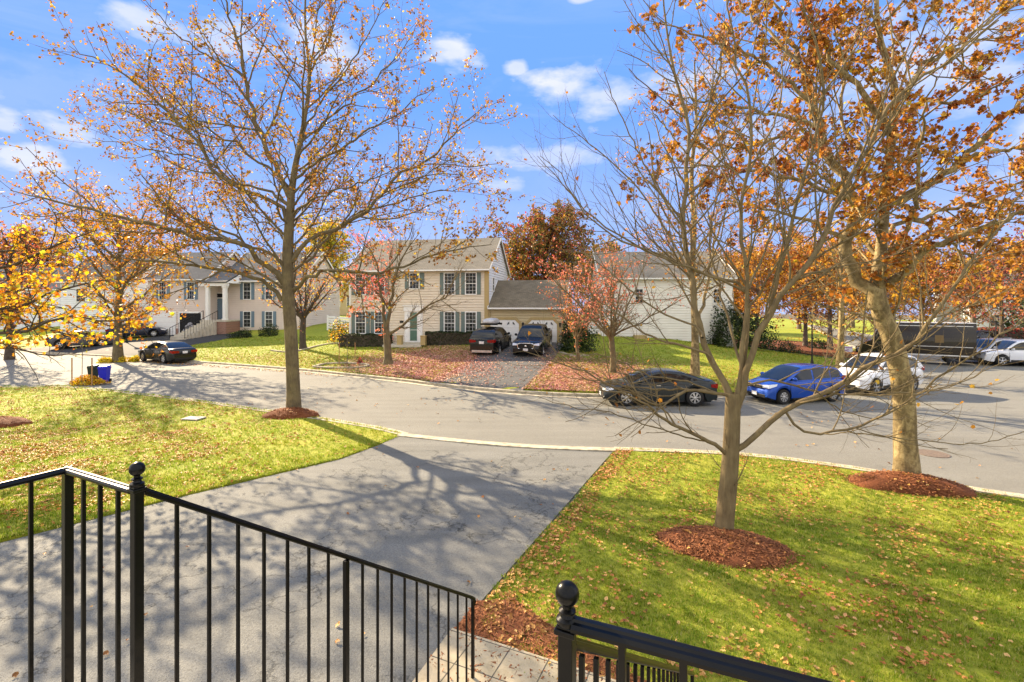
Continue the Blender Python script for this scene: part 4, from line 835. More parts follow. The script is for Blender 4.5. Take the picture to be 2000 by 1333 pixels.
# ---------------------------------------------------------------- cars
def lerpf(pts, x): return float(np.interp(x, [p[0] for p in pts], [p[1] for p in pts]))
def smooth_pts(pts, n=6): return smoothline(pts, n)
SP = {
 'sedan': dict(L=4.75, W=1.84, wb=2.78, wr=.335, sill=.22, top=[(-2.37, .5), (-2.34, .82), (-2.22, .98), (-1.95, 1.02), (-1.3, 1.0), (0, .97), (.95, .95), (1.5, .91), (2.0, .82), (2.25, .7), (2.37, .5)],
   cab=[(-1.95, 1.0), (-1.45, 1.22), (-.95, 1.38), (-.35, 1.445), (.1, 1.43), (.5, 1.33), (1.25, .96)], win=[(-1.42, -.93), (-.88, -.06), (0.0, .98)], ws=(.3, 1.2), rw=(-1.88, -1.02), tail=.8, head=.68),
 'coupe': dict(L=4.7, W=1.83, wb=2.81, wr=.36, sill=.2, top=[(-2.35, .5), (-2.32, .85), (-2.2, 1.03), (-1.9, 1.05), (-1.2, 1.0), (0, .96), (.9, .94), (1.5, .9), (2.0, .8), (2.25, .66), (2.35, .45)],
   cab=[(-2.0, 1.03), (-1.4, 1.22), (-.85, 1.37), (-.3, 1.42), (.1, 1.40), (.5, 1.29), (1.25, .95)], win=[(-1.5, -.12), (-.05, 1.0)], ws=(.3, 1.2), rw=(-1.9, -.95), tail=.82, head=.66),
 'hatch': dict(L=4.06, W=1.70, wb=2.53, wr=.31, sill=.2, top=[(-2.03, .45), (-2.0, .85), (-1.9, .98), (-1.2, .98), (0, .94), (.9, .92), (1.3, .9), (1.7, .8), (1.93, .66), (2.03, .42)],
   cab=[(-1.96, .96), (-1.82, 1.2), (-1.6, 1.42), (-1.1, 1.5), (-.5, 1.525), (0, 1.49), (.4, 1.38), (1.28, .9)], win=[(-1.66, -1.2), (-1.13, -.28), (-.2, .95)], ws=(.2, 1.22), rw=(-1.96, -1.62), tail=1.0, head=.74),
 'suv': dict(L=4.6, W=1.85, wb=2.66, wr=.36, sill=.28, top=[(-2.3, .5), (-2.28, .95), (-2.15, 1.08), (-1.2, 1.06), (0, 1.03), (.9, 1.03), (1.5, .98), (2.0, .88), (2.22, .74), (2.3, .45)],
   cab=[(-2.2, 1.05), (-2.02, 1.35), (-1.75, 1.6), (-1.2, 1.68), (-.4, 1.7), (.1, 1.66), (.5, 1.53), (1.2, 1.03)], win=[(-1.75, -1.15), (-1.08, -.2), (-.12, .95)], ws=(.35, 1.16), rw=(-2.17, -1.8), tail=1.02, head=.8),
 'pickup': dict(L=5.39, W=1.89, wb=3.24, wr=.39, sill=.42, top=[(-2.69, .6), (-2.67, 1.15), (-2.6, 1.22), (-1.0, 1.22), (0, 1.15), (1.0, 1.15), (1.6, 1.12), (2.3, 1.05), (2.6, .9), (2.69, .6)],
   cab=[(-1.02, 1.2), (-.95, 1.5), (-.85, 1.74), (-.3, 1.79), (.2, 1.79), (.5, 1.72), (1.22, 1.13)], win=[(-.85, -.02), (.06, .98)], ws=(.42, 1.18), rw=(-1.0, -.88), tail=1.0, head=.92),
}
def wheel(parent, x, y, r, s, rim_m='alloy', spokes=5, w=.2):
    # s: +1 outer face at +y
    t = MB(); t.lathe([(r * .64, -w / 2), (r * .9, -w / 2), (r * .985, -w / 2 + .025), (r, -w / 4), (r, w / 4), (r * .985, w / 2 - .025), (r * .9, w / 2), (r * .64, w / 2), (r * .6, 0), (r * .64, -w / 2)], (0, 0, 0), 28, 'y'); t.f = t.f[:-2]
    o = t.build('wheel', M['rubber'], parent, smooth=40); o.location = (x, y, r)
    q = MB(); ro = r * .66; f = s * (w / 2 - .012)
    q.lathe([(ro * .97, f - s * .06), (ro, f), (ro * .9, f + s * .006), (ro * .87, f - s * .05)][::1], (0, 0, 0), 28, 'y'); q.f = q.f[:-2]
    for k in range(spokes):
        a = k * 2 * math.pi / spokes + .3
        for da, wd in ((-.13, .028), (.13, .028)):
            q.bar((.04 * math.cos(a), f - s * .01, .04 * math.sin(a)), (ro * .92 * math.cos(a + da), f - s * .012, ro * .92 * math.sin(a + da)), wd * r * 3, .02, up=(0, 1, 0))
    q.lathe([(.06, f - s * .03), (.055, f + s * .004), (.02, f + s * .01)], (0, 0, 0), 14, 'y'); q.build('rim', M[rim_m], o, smooth=40)
    d = MB(); d.lathe([(ro * .9, f - s * .07), (ro * .9, f - s * .06)], (0, 0, 0), 20, 'y'); d.build('brake_disc', M['black'], o)
def car(name, label, kind, loc, heading, paint, cat='car', rim='alloy', spokes=5, group=None, plate=True, pitch=0.0, cladding=False):
    sp = SP[kind]; L, W = sp['L'], sp['W']; e = empty(name, loc, heading, label=label, cat=cat, group=group); e.rotation_euler = (0, pitch, heading)
    hw = W / 2; xf, xr = sp['wb'] / 2 + (.02 if kind != 'pickup' else .12), -sp['wb'] / 2 + (.02 if kind != 'pickup' else .12); wr = sp['wr']; ra = wr + .065
    top = smooth_pts(sp['top'], 5); cab = smooth_pts(sp['cab'], 6)
    xs = sorted(set([p[0] for p in top] + list(np.linspace(-L / 2, L / 2, 34)) + [c + ra * math.cos(a) for c in (xf, xr) for a in np.linspace(0.001, math.pi - .001, 15)]))
    xs = [x for x in xs if -L / 2 <= x <= L / 2]
    def wid(x, z=0):
        k = max(0, (abs(x) - (L / 2 - .75)) / .75); return hw * (1 - .17 * k * k)
    def zb(x):
        z = sp['sill'] + .1 * max(0, (abs(x) - (L / 2 - .35)) / .35)
        for c in (xf, xr):
            if abs(x - c) < ra: z = max(z, wr + math.sqrt(ra * ra - (x - c) ** 2))
        return z
    mb = MB(); ring = None
    for x in xs:
        zt = lerpf(top, x); w = wid(x); b = min(zb(x), zt - .05); zm = max(b + .01, b + (zt - b) * .45)
        half = [(0, b), (w * .86, b), (w * .965, b + .012), (w, zm), (w * .985, max(zm + .005, zt - .13)), (w * .955, zt - .045), (w * .9, zt - .008), (w * .5, zt + .022), (0, zt + .032)]
        r_ = [(x, y, z) for y, z in half] + [(x, -y, z) for y, z in half[-2:0:-1]]; k = len(mb.v); mb.v += r_; n = len(r_)
        if ring is not None: mb.f += [(ring + i, k + i, k + (i + 1) % n, ring + (i + 1) % n) for i in range(n)]
        else: mb.f.append(tuple(range(k, k + n)))
        ring = k
    mb.f.append(tuple(range(ring, ring + n))[::-1]); body = mb.build('body', M[paint], e, smooth=38)
    # wheel wells and underside
    u = MB(); u.box(-L / 2 + .25, L / 2 - .25, -hw * .8, hw * .8, sp['sill'] - .04, sp['sill'] + .3)
    u.build('underbody', M['black'], e)
    # cabin
    zB = lambda x: lerpf(top, x) - .02
    def cw(x, z):
        zt = 1.0 + (sp['cab'][3][1] - 1.0); zb0 = sp['cab'][0][1]; k = max(0, min(1, (z - zb0) / (max(p[1] for p in cab) - zb0))); return hw * (.93 - .2 * k ** 1.15)
    mb = MB(); ring = None
    for x, z in cab:
        b = min(zB(x), z); w0 = cw(x, b); w1 = cw(x, z - .05); mid = b + (z - b) * .5
        half = [(w0, b), (cw(x, mid), mid), (w1, max(b, z - .055)), (w1 - .05, z - .012), (w1 * .5, z + .012), (0, z + .02)]
        r_ = [(x, y, q) for y, q in half] + [(x, -y, q) for y, q in half[-2::-1]]; k = len(mb.v); mb.v += r_; n = len(r_)
        if ring is not None: mb.f += [(ring + i, k + i, k + i + 1, ring + i + 1) for i in range(n - 1)]
        ring = k
    mb.build('cabin', M[paint], e, smooth=42)
    # glass
    for (xa, xb) in sp['win']:
        for s in (-1, 1):
            mb = MB(); fr = MB(); n = 9
            lo = []; hi = []
            for k in range(n):
                x = xa + (xb - xa) * k / (n - 1); z1 = lerpf(cab, x) - .085; z0 = lerpf(top, x) + .045; z1 = max(z1, z0 + .012)
                lo.append((x, s * (cw(x, z0) + .007), z0)); hi.append((x, s * (cw(x, z1) + .007), z1))
            mb.v = lo + hi; mb.f = [(k, k + 1, n + k + 1, n + k) if s < 0 else (k, n + k, n + k + 1, k + 1) for k in range(n - 1)]
            mb.build('side_window', M['carglass'], e, smooth=40)
    for nm, (xa, xb), hi_ in (('windscreen', sp['ws'], 1), ('rear_window', sp['rw'], 0)):
        mb = MB(); n = 8; m = 7; xs_ = np.linspace(xa, xb, n)
        for x in xs_:
            z = lerpf(cab, x); w = cw(x, z) - .095
            sl = (lerpf(cab, x + .02) - lerpf(cab, x - .02)) / .04; nrm = Vector((-sl, 0, 1)).normalized()
            for j in range(m): t = -1 + 2 * j / (m - 1); mb.v.append((x + nrm.x * .012, t * w, z + (.02 - .02 * t * t) * nrm.z + nrm.z * .012))
        mb.f = [(i * m + j, (i + 1) * m + j, (i + 1) * m + j + 1, i * m + j + 1) for i in range(n - 1) for j in range(m - 1)]; mb.build(nm, M['carglass'], e, smooth=60)
    # wheels
    for x in (xf, xr):
        for s in (-1, 1): wheel(e, x, s * (hw - .105), wr, s, rim, spokes)
    # lamps and trim
    th, hz = sp['tail'], sp['head']
    for s in (-1, 1):
        xe = -L / 2; w = wid(xe + .1); zt = lerpf(top, xe + .1)
        t = MB(); t.add([(xe + .005, s * (w - .42), th - .06), (xe + .005, s * (w - .42), th + .07), (xe + .03, s * (w - .02), th + .1), (xe + .03, s * (w - .02), th - .09), (xe + .3, s * (wid(xe + .3) + .006), th + .09), (xe + .3, s * (wid(xe + .3) + .006), th - .02),
            (xe - .012, s * (w - .42), th - .06), (xe - .012, s * (w - .42), th + .07), (xe - .0, s * (w + .006), th + .1), (xe - .0, s * (w + .006), th - .09)], [(6, 7, 8, 9), (9, 8, 4, 5), (0, 6, 9, 3), (1, 2, 8, 7)]); t.f += [f[::-1] for f in t.f]; t.build('tail_light', M['tail'], e)
        xe = L / 2; w = wid(xe - .1)
        t = MB(); t.add([(xe + .006, s * (w - .42), hz - .06), (xe + .004, s * (w - .42), hz + .03), (xe - .1, s * (w + .004), hz + .09), (xe - .06, s * (w + .01), hz - .07), (xe - .42, s * (wid(xe - .42) + .006), hz + .12), (xe - .38, s * (wid(xe - .4) + .008), hz + .03)], [(0, 1, 2, 3), (3, 2, 4, 5)]); t.f += [f[::-1] for f in t.f]; t.build('headlight', M['head'], e)
        mr = MB(); zx = lerpf(top, .95) + .12; mr.lathe([(.02, -.07), (.07, -.05), (.085, 0), (.075, .05), (.03, .075)], (sp['win'][-1][1] - .12, 0, zx), 12, 'y'); mr.v = [(x * 1, y * 1.3 + s * (hw + .06), z) for x, y, z in mr.v]; mr.build('wing_mirror', M[paint], e, smooth=50)
        hb = MB(); 
        for (xa, xb) in sp['win'][-2:]: zz = lerpf(top, xa) - .1; hb.box(xa + .08, xa + .26, *sorted((s * (hw * .985), s * (hw * .985 + .03))), zz - .014, zz + .014)
        hb.build('door_handle', M['chrome'] if kind in ('coupe', 'pickup') else M[paint], e)
        sm = MB(); 
        for xx in [sp['win'][-1][1] + .02] + [w_[0] - .03 for w_ in sp['win'][-2:]]: sm.box(xx - .005, xx + .005, *sorted((s * (hw * .97), s * (hw * 1.003))), sp['sill'] + .1, lerpf(top, xx) - .12)
        sm.box(xr + ra + .04, xf - ra - .04, *sorted((s * (hw * .93), s * (hw * 1.005))), sp['sill'] - .01, sp['sill'] + (.14 if cladding or kind == 'suv' else .05))
        sm.build('side_trim', M['black'], e)
    gr = MB(); xe = L / 2; gz = hz - .02
    if kind == 'pickup': gr.box(xe - .03, xe + .02, -.5, .5, hz - .27, hz + .08)
    else: gr.box(xe - .05, xe + .012, -.42, .42, hz - .1, hz + .02)
    gr.box(xe - .08, xe + .008, -.6, .6, sp['sill'] + .06, sp['sill'] + .2)
    gro = gr.build('grille', M['black'], e, bevel=.01)
    bd = MB(); z_ = hz + .03 if kind != 'pickup' else hz - .095
    if kind == 'pickup':
        pts = [(xe + .03, .5 * math.copysign(abs(math.cos(a)) ** .45, math.cos(a)), hz - .095 + .18 * math.copysign(abs(math.sin(a)) ** .5, math.sin(a))) for a in np.linspace(0, 2 * math.pi, 29)]
        bd.tube(pts, .028, 6, False); bd.lathe([(.0, xe + .0), (.06, xe + .02), (.02, xe + .045)], (0, 0, 0), 12, 'y'); bd.v[-36:] = [(y, x, z + hz - .095) for x, y, z in bd.v[-36:]]
    else: bd.box(xe - .02, xe + .02, -.42, .42, z_ - .01, z_ + .015); bd.box(xe - .0, xe + .022, -.05, .05, z_ - .075, z_ - .02)
    bd.build('grille_trim', M['chrome'], e, smooth=40)
    bp = MB(); bp.box(-L / 2 - .015, -L / 2 + .1, -hw * .72, hw * .72, sp['sill'] + .02, sp['sill'] + .17); bp.build('bumper', M['black'] if kind != 'suv' else M['alloy'] if paint == 'p_black' else M['black'], e, bevel=.01)
    if kind == 'pickup':
        b = MB(); b.box(-2.55, -1.12, -.75, .75, 1.225, 1.262); b.build('cargo_bed', M['black'], e); fb = MB(); fb.box(xe - .1, xe + .06, -.8, .8, sp['sill'] + .05, sp['sill'] + .26); fb.build('bumper', M['p_black'], e, bevel=.02)
    if plate:
        zt = th - .08 if kind in ('suv', 'pickup', 'hatch') else th - .03
        MB().box(-L / 2 - .022, -L / 2 - .005, -.16, .16, zt - .08, zt + .08).build('number_plate', M['plate'], e); MB().box(L / 2 + .01 + (.055 if kind == 'pickup' else 0), L / 2 + .024 + (.055 if kind == 'pickup' else 0), -.15, .15, sp['sill'] + .12, sp['sill'] + .27).build('number_plate', M['plate'], e)
    return e
def at(px, py, z=None): return Vector(G(px, py, z=z))
PI = math.pi
# heading: 0 = nose to +x
black_sedan = car('sedan', 'black sedan parked at the kerb before the pinkish house, tail to the right', 'sedan', (at(326, 706, 0)), PI + R(-29), 'p_black', spokes=6)
grey = at(152, 680); car('sedan', 'grey sedan with sunlit boot on the far left driveway', 'sedan', grey + Vector((0, .6, .04)), R(28), 'p_grey', spokes=5, pitch=-.02)
navy = at(264, 661); car('sedan', 'dark blue sedan nose-in before the closed white garage door', 'sedan', navy + Vector((0, .5, .04)), R(22), 'p_navy', spokes=7, pitch=-.03)
ds = car('sedan', 'dark slate coupe-like sedan with chrome window line parked across the street behind bare branches', 'coupe', ((1283 - CX) / F * 19.9, 20.1, 0), PI + R(-1), 'p_slate', spokes=7)
ds.scale = (.96, .96, .96)
bl = car('hatchback', 'bright blue hatchback parked across the street, near the lamp post', 'hatch', ((1567 - CX) / F * 20.1, 20.7, 0), PI + R(14), 'p_blue', spokes=8)
bl.scale = (.97, .97, .97)
ws = car('suv', 'white suv parked behind the blue hatchback, partly hidden by the thick mottled trunk', 'suv', ((1718 - CX) / F * 22.6, 22.9, 0), PI + R(22), 'p_white', cat='suv')
sv = at(948, 694); sv_o = car('suv', 'black suv with silver roof box parked tail-out on the leafy driveway', 'suv', sv + Vector((.35, 1.9, .05)), R(76), 'p_black', cat='suv', pitch=-.075)
rb = empty('roof_box', (0, 0, 0), label='silver roof box strapped on top of the black suv', cat='roof box'); rb.matrix_world = Matrix.Translation(sv + Vector((.35, 1.9, .12))) @ Matrix.Rotation(R(76), 4, 'Z')
mb = MB(); pr = []
for x, w, z0, z1 in ((-1.15, .25, 1.92, 1.98), (-1.08, .36, 1.86, 2.08), (-.7, .4, 1.85, 2.18), (.1, .4, 1.85, 2.2), (.6, .36, 1.86, 2.12), (.9, .24, 1.88, 2.0)):
    pr.append([(x, -w * .9, z0), (x, -w, (z0 + z1) / 2 - .02), (x, -w * .85, z1 - .04), (x, -w * .4, z1), (x, w * .4, z1), (x, w * .85, z1 - .04), (x, w, (z0 + z1) / 2 - .02), (x, w * .9, z0)])
for i, q in enumerate(pr):
    mb.v += q
    if i: mb.f += [((i - 1) * 8 + k, i * 8 + k, i * 8 + (k + 1) % 8, (i - 1) * 8 + (k + 1) % 8) for k in range(8)]
mb.f += [tuple(range(8)), tuple(range(40, 48))[::-1]]; mb.build('shell', M['roofbox'], rb, smooth=50)
mb = MB(); [mb.box(x, x + .06, -.6, .6, 1.74, 1.86) for x in (-.8, .35)]; mb.build('rack', M['black'], rb)
pk = at(1030, 696); car('pickup_truck', 'black pickup truck facing the street on the leafy driveway', 'pickup', pk + Vector((.5, 2.2, .06)), R(-103), 'p_black', cat='pickup', pitch=.085)
car('suv', 'silver suv with red tail lamp at the right, beyond the dark van', 'suv', ((1936 - CX) / F * 34, 34, 0), PI + R(4), 'p_silver', cat='suv')
car('suv', 'white suv cut off by the right edge of the view', 'suv', ((2003 - CX) / F * 32, 32.6, 0), PI + R(-12), 'p_white', cat='suv')
car('pickup_truck', 'black pickup parked behind the dark van near the right lamp', 'pickup', ((1905 - CX) / F * 43, 43, 0), PI + R(6), 'p_black', cat='pickup')
# dark delivery van
vn = empty('delivery_van', ((1800 - CX) / F * 33.5, 34.2, 0), PI + R(-35), label='dark brown box delivery van standing on the side street', cat='van')
mb = MB(); prof = [(-1.02, .62), (-1.05, 1.0), (-1.05, 2.45), (-1.0, 2.72), (-.9, 2.8), (.9, 2.8), (1.0, 2.72), (1.05, 2.45), (1.05, 1.0), (1.02, .62)]
n = len(prof)
for x, sx in ((-3.1, 1), (-3.05, 1.0), (1.5, 1), (1.7, .99)):
    mb.v += [(x, y * sx, z) for y, z in prof]
mb.f = [(i * n + k, (i + 1) * n + k, (i + 1) * n + (k + 1) % n, i * n + (k + 1) % n) for i in range(3) for k in range(n)] + [tuple(range(n)), tuple(range(3 * n, 4 * n))[::-1]]; mb.build('body', M['p_brown'], vn, smooth=30)
mb = MB(); m2 = [[(1.68, y * .99, z) for y, z in prof], [(1.95, y * .97, min(z, 2.55)) for y, z in prof], [(2.35, y * .93, min(z, 1.55)) for y, z in prof], [(2.9, y * .88, min(z, 1.3)) for y, z in prof], [(3.05, y * .84, min(z, 1.1)) for y, z in prof]]
for q in m2: mb.v += q
mb.f = [(i * n + k, (i + 1) * n + k, (i + 1) * n + (k + 1) % n, i * n + (k + 1) % n) for i in range(4) for k in range(n)] + [tuple(range(4 * n, 5 * n))[::-1]]; mb.build('cab', M['p_brown'], vn, smooth=30)
mb = MB(); mb.add([(1.99, -.85, 2.4), (1.99, .85, 2.4), (2.36, .8, 1.62), (2.36, -.8, 1.62)], [(0, 1, 2, 3), (3, 2, 1, 0)]); mb.build('windscreen', M['carglass'], vn)
for s in (-1, 1):
    q = MB(); q.add([(1.75, s * 1.04, 1.45), (2.2, s * 1.0, 1.45), (2.02, s * 1.03, 2.3), (1.75, s * 1.05, 2.3)], [(0, 1, 2, 3), (3, 2, 1, 0)]); q.build('side_window', M['carglass'], vn)
    q = MB(); q.box(2.9, 3.07, *sorted((s * .5, s * .78)), .8, .98); q.build('headlight', M['head'], vn)
    q = MB(); q.box(-2.95, 1.6, *sorted((s * 1.03, s * 1.058)), .62, .7); q.box(-2.95, 1.6, *sorted((s * 1.04, s * 1.058)), 1.22, 1.26); q.box(-2.95, 1.6, *sorted((s * 1.03, s * 1.05)), 2.6, 2.64); q.build('rub_rail', M['alloy'], vn)
mb = MB(); mb.box(3.0, 3.14, -.9, .9, .45, .66); mb.build('bumper', M['black'], vn)
mb = MB(); mb.box(-3.12, 1.65, -.95, .95, 2.8, 2.84); mb.build('roof', M['p_white'], vn)
mb = MB(); mb.box(-3.2, -3.1, -.9, .9, .5, .68); mb.build('bumper', M['black'], vn); mb = MB(); mb.box(-3.125, -3.09, -.75, .75, .85, 2.5); mb.build('rear_door', M['p_black'], vn)
for s in (-1, 1):
    MB().box(-3.13, -3.09, *sorted((s * .82, s * .98)), .8, 1.0).build('tail_light', M['tail'], vn); MB().box(-1.5, -1.05, *sorted((s * 1.045, s * 1.062)), 1.5, 2.0).build('panel', M['gold'], vn); MB().box(.7, 1.5, *sorted((s * 1.045, s * 1.06)), .8, 2.3).build('side_door', M['p_black'], vn)
    for x in (-2.0, 2.1): wheel(vn, x, s * .88, .4, s, 'p_grey', 6, .24)
COUNT = []
# ---------------------------------------------------------------- trees
def resample(pts, S):
    p = np.array(pts, float)
    if len(p) > 2: p = np.array(smoothline([tuple(q) for q in p], 4))
    d = np.r_[0, np.cumsum(np.linalg.norm(np.diff(p, axis=0), axis=1))]; t = np.linspace(0, d[-1], S + 1)
    return np.stack([np.interp(t, d, p[:, k]) for k in range(3)], 1)
def tubes(P, Rr, n):
    N, S1, _ = P.shape; T = np.gradient(P, axis=1); T /= np.linalg.norm(T, axis=2, keepdims=True) + 1e-9
    up = np.zeros_like(T); up[..., 2] = 1; vert = np.abs(T[..., 2]).mean(1) > .85; up[vert] = (1, 0, 0)
    A = np.cross(T, up); A /= np.linalg.norm(A, axis=2, keepdims=True) + 1e-9; Bv = np.cross(T, A)
    a = np.arange(n) * 2 * np.pi / n; V = P[:, :, None, :] + (A[:, :, None, :] * np.cos(a)[None, None, :, None] + Bv[:, :, None, :] * np.sin(a)[None, None, :, None]) * Rr[:, :, None, None]
    base = (np.arange(N) * S1 * n)[:, None, None] + (np.arange(S1 - 1) * n)[None, :, None]; k = np.arange(n)[None, None, :]; k2 = (k + 1) % n
    Fq = np.stack([base + k, base + k2, base + n + k2, base + n + k], -1).reshape(-1, 4)
    return V.reshape(-1, 3), Fq
def join_tubes(name, groups, mat, parent):
    Vs = []; Fs = []; o = 0
    for P, Rr, n in groups:
        if len(P) == 0: continue
        V, Fq = tubes(P, Rr, n); Vs.append(V); Fs.append(Fq + o); o += len(V)
    V = np.concatenate(Vs); Fq = np.concatenate(Fs); return mesh_np(name, V, Fq.ravel(), np.full(len(Fq), 4), mat, parent, True)
def grow(P, Rr, dn, t0, ang, lr, fall, S, wob, up, r, Lmin=.12, Lmax=9, rk=.55, flat=0.0, rlen=.013, rend=.45):
    N, S1, _ = P.shape; seg = np.linalg.norm(np.diff(P, axis=1), axis=2); lens = seg.sum(1); n = np.maximum(1, np.round(lens * dn * (1 - t0) + r.uniform(-.4, .4, N)).astype(int))
    idx = np.repeat(np.arange(N), n); first = np.repeat(np.cumsum(n) - n, n); k = np.arange(len(idx)) - first; t = t0 + (1 - t0) * (k + r.uniform(.1, .9, len(idx))) / n[idx]
    f = t * (S1 - 1); i = np.minimum(f.astype(int), S1 - 2); w = (f - i)[:, None]; pos = P[idx, i] * (1 - w) + P[idx, i + 1] * w; T = P[idx, i + 1] - P[idx, i]; T /= np.linalg.norm(T, axis=1, keepdims=True) + 1e-9
    rad = Rr[idx, i] * (1 - w[:, 0]) + Rr[idx, i + 1] * w[:, 0]; M_ = len(idx)
    q = r.normal(size=(M_, 3)); az = k * 2.4 + r.uniform(-.6, .6, M_); ref = np.where(np.abs(T[:, 2:3]) > .9, [[1., 0, 0]], [[0, 0, 1.]]); A = np.cross(T, ref); A /= np.linalg.norm(A, axis=1, keepdims=True); Bv = np.cross(A, T)
    pr = A * np.cos(az)[:, None] + Bv * np.sin(az)[:, None] * (1 - flat); pr /= np.linalg.norm(pr, axis=1, keepdims=True) + 1e-9
    an = ang * r.uniform(.75, 1.25, M_); D = T * np.cos(an)[:, None] + pr * np.sin(an)[:, None]
    L = np.clip(lens[idx] * lr * (1 - fall * t) * r.uniform(.55, 1.35, M_), Lmin, Lmax); Q = np.zeros((M_, S + 1, 3)); Q[:, 0] = pos; Dd = D
    for s in range(S):
        Dd = Dd + q * 0 + r.normal(size=(M_, 3)) * wob; Dd[:, 2] += up; Dd /= np.linalg.norm(Dd, axis=1, keepdims=True); Q[:, s + 1] = Q[:, s] + Dd * (L / S)[:, None]
    r0 = np.minimum(rad * rk, L * rlen + .003); R2 = r0[:, None] * np.linspace(1, rend, S + 1)[None, :]
    return Q, R2
def leaves(name, groups, per, size, mat, parent, r, tmpl=(KITE, KITE_F), off=.5, keep=None, t0=.25, cl=None):
    Ps = []
    for P, pm in groups:
        if len(P) == 0: continue
        N, S1, _ = P.shape; cnt = r.poisson(per * pm, N); idx = np.repeat(np.arange(N), cnt); t = r.uniform(t0, 1.02, len(idx)) * (S1 - 1); i = np.minimum(t.astype(int), S1 - 2); w = (t - i)[:, None]
        Ps.append(P[idx, i] * (1 - w) + P[idx, i + 1] * w)
    p = np.concatenate(Ps); p = p + r.normal(size=p.shape) * size * off; p[:, 2] -= size * .3
    if keep is not None: p = p[keep(p, r)]
    if len(p) == 0: return None
    COUNT.append((parent['label'][:30], len(p)))
    return scatter(name, tmpl[0], tmpl[1], p, rotmats(len(p), None, r), size * r.uniform(.55, 1.25, len(p)), mat, parent)
def tree(label, base, limbs, bark, seed, lv, leaf=(), cat='tree', name='tree', group=None, nside=(12, 6, 4, 3), flare=1.0, trunk_n=1, S0=16, wobble=.01):
    """limbs: list of (points3d, r0, r1); the first trunk_n are the trunk. lv: per level dict for grow(). leaf: list of (mat, per, size, tmpl, keep)"""
    r = np.random.default_rng(seed); e = empty(name, base, 0, label=label, cat=cat, group=group); e.location = (0, 0, 0)
    P = np.stack([resample(l[0], S0) for l in limbs]); Rr = np.stack([(np.linspace(1, 0, S0 + 1) ** .8 * (l[1] - l[2]) + l[2]) if len(l) < 4 else np.interp(np.linspace(0, 1, S0 + 1), *zip(*l[3])) for l in limbs])
    for i in range(len(limbs)):
        if i < trunk_n: Rr[i, 0] *= 1 + .45 * flare; Rr[i, 1] *= 1 + .1 * flare; P[i, 0, 2] -= .12
        else:
            Rr[i, 0] *= 1.25; P[i, 1:-1] += r.normal(size=(S0 - 1, 3)) * wobble * (1 + .5 * l_len(P[i]))
    join_tubes('trunk', [(P, Rr, nside[0])], bark, e)
    gs = []; allp = [P[trunk_n:]] ; cur = (P, Rr)
    for j, k in enumerate(lv):
        k = dict(k); k.setdefault('r', r); Q, R2 = grow(cur[0], cur[1], **k); gs.append((Q, R2, nside[min(j + 1, 3)])); cur = (Q, R2)
    join_tubes('branches', gs, bark, e)
    lg = [(g_[0], 1.0) for g_ in gs[-2:]]
    for lf in leaf:
        mat, per, size, tm, kp = (list(lf) + [None] * 5)[:5]
        leaves('crown', lg, per, size, M[mat], e, r, tm or (KITE, KITE_F), keep=kp)
    return e
def l_len(p): return float(np.linalg.norm(np.diff(p, axis=0), axis=1).sum())
def px3(pts, D, d1=0.0):
    n = len(pts) - 1; return [P3(x, y, D + d1 * (i / max(1, n)) ** 1.1) for i, (x, y) in enumerate(pts)]
HL = (LOBE, LOBE_F)
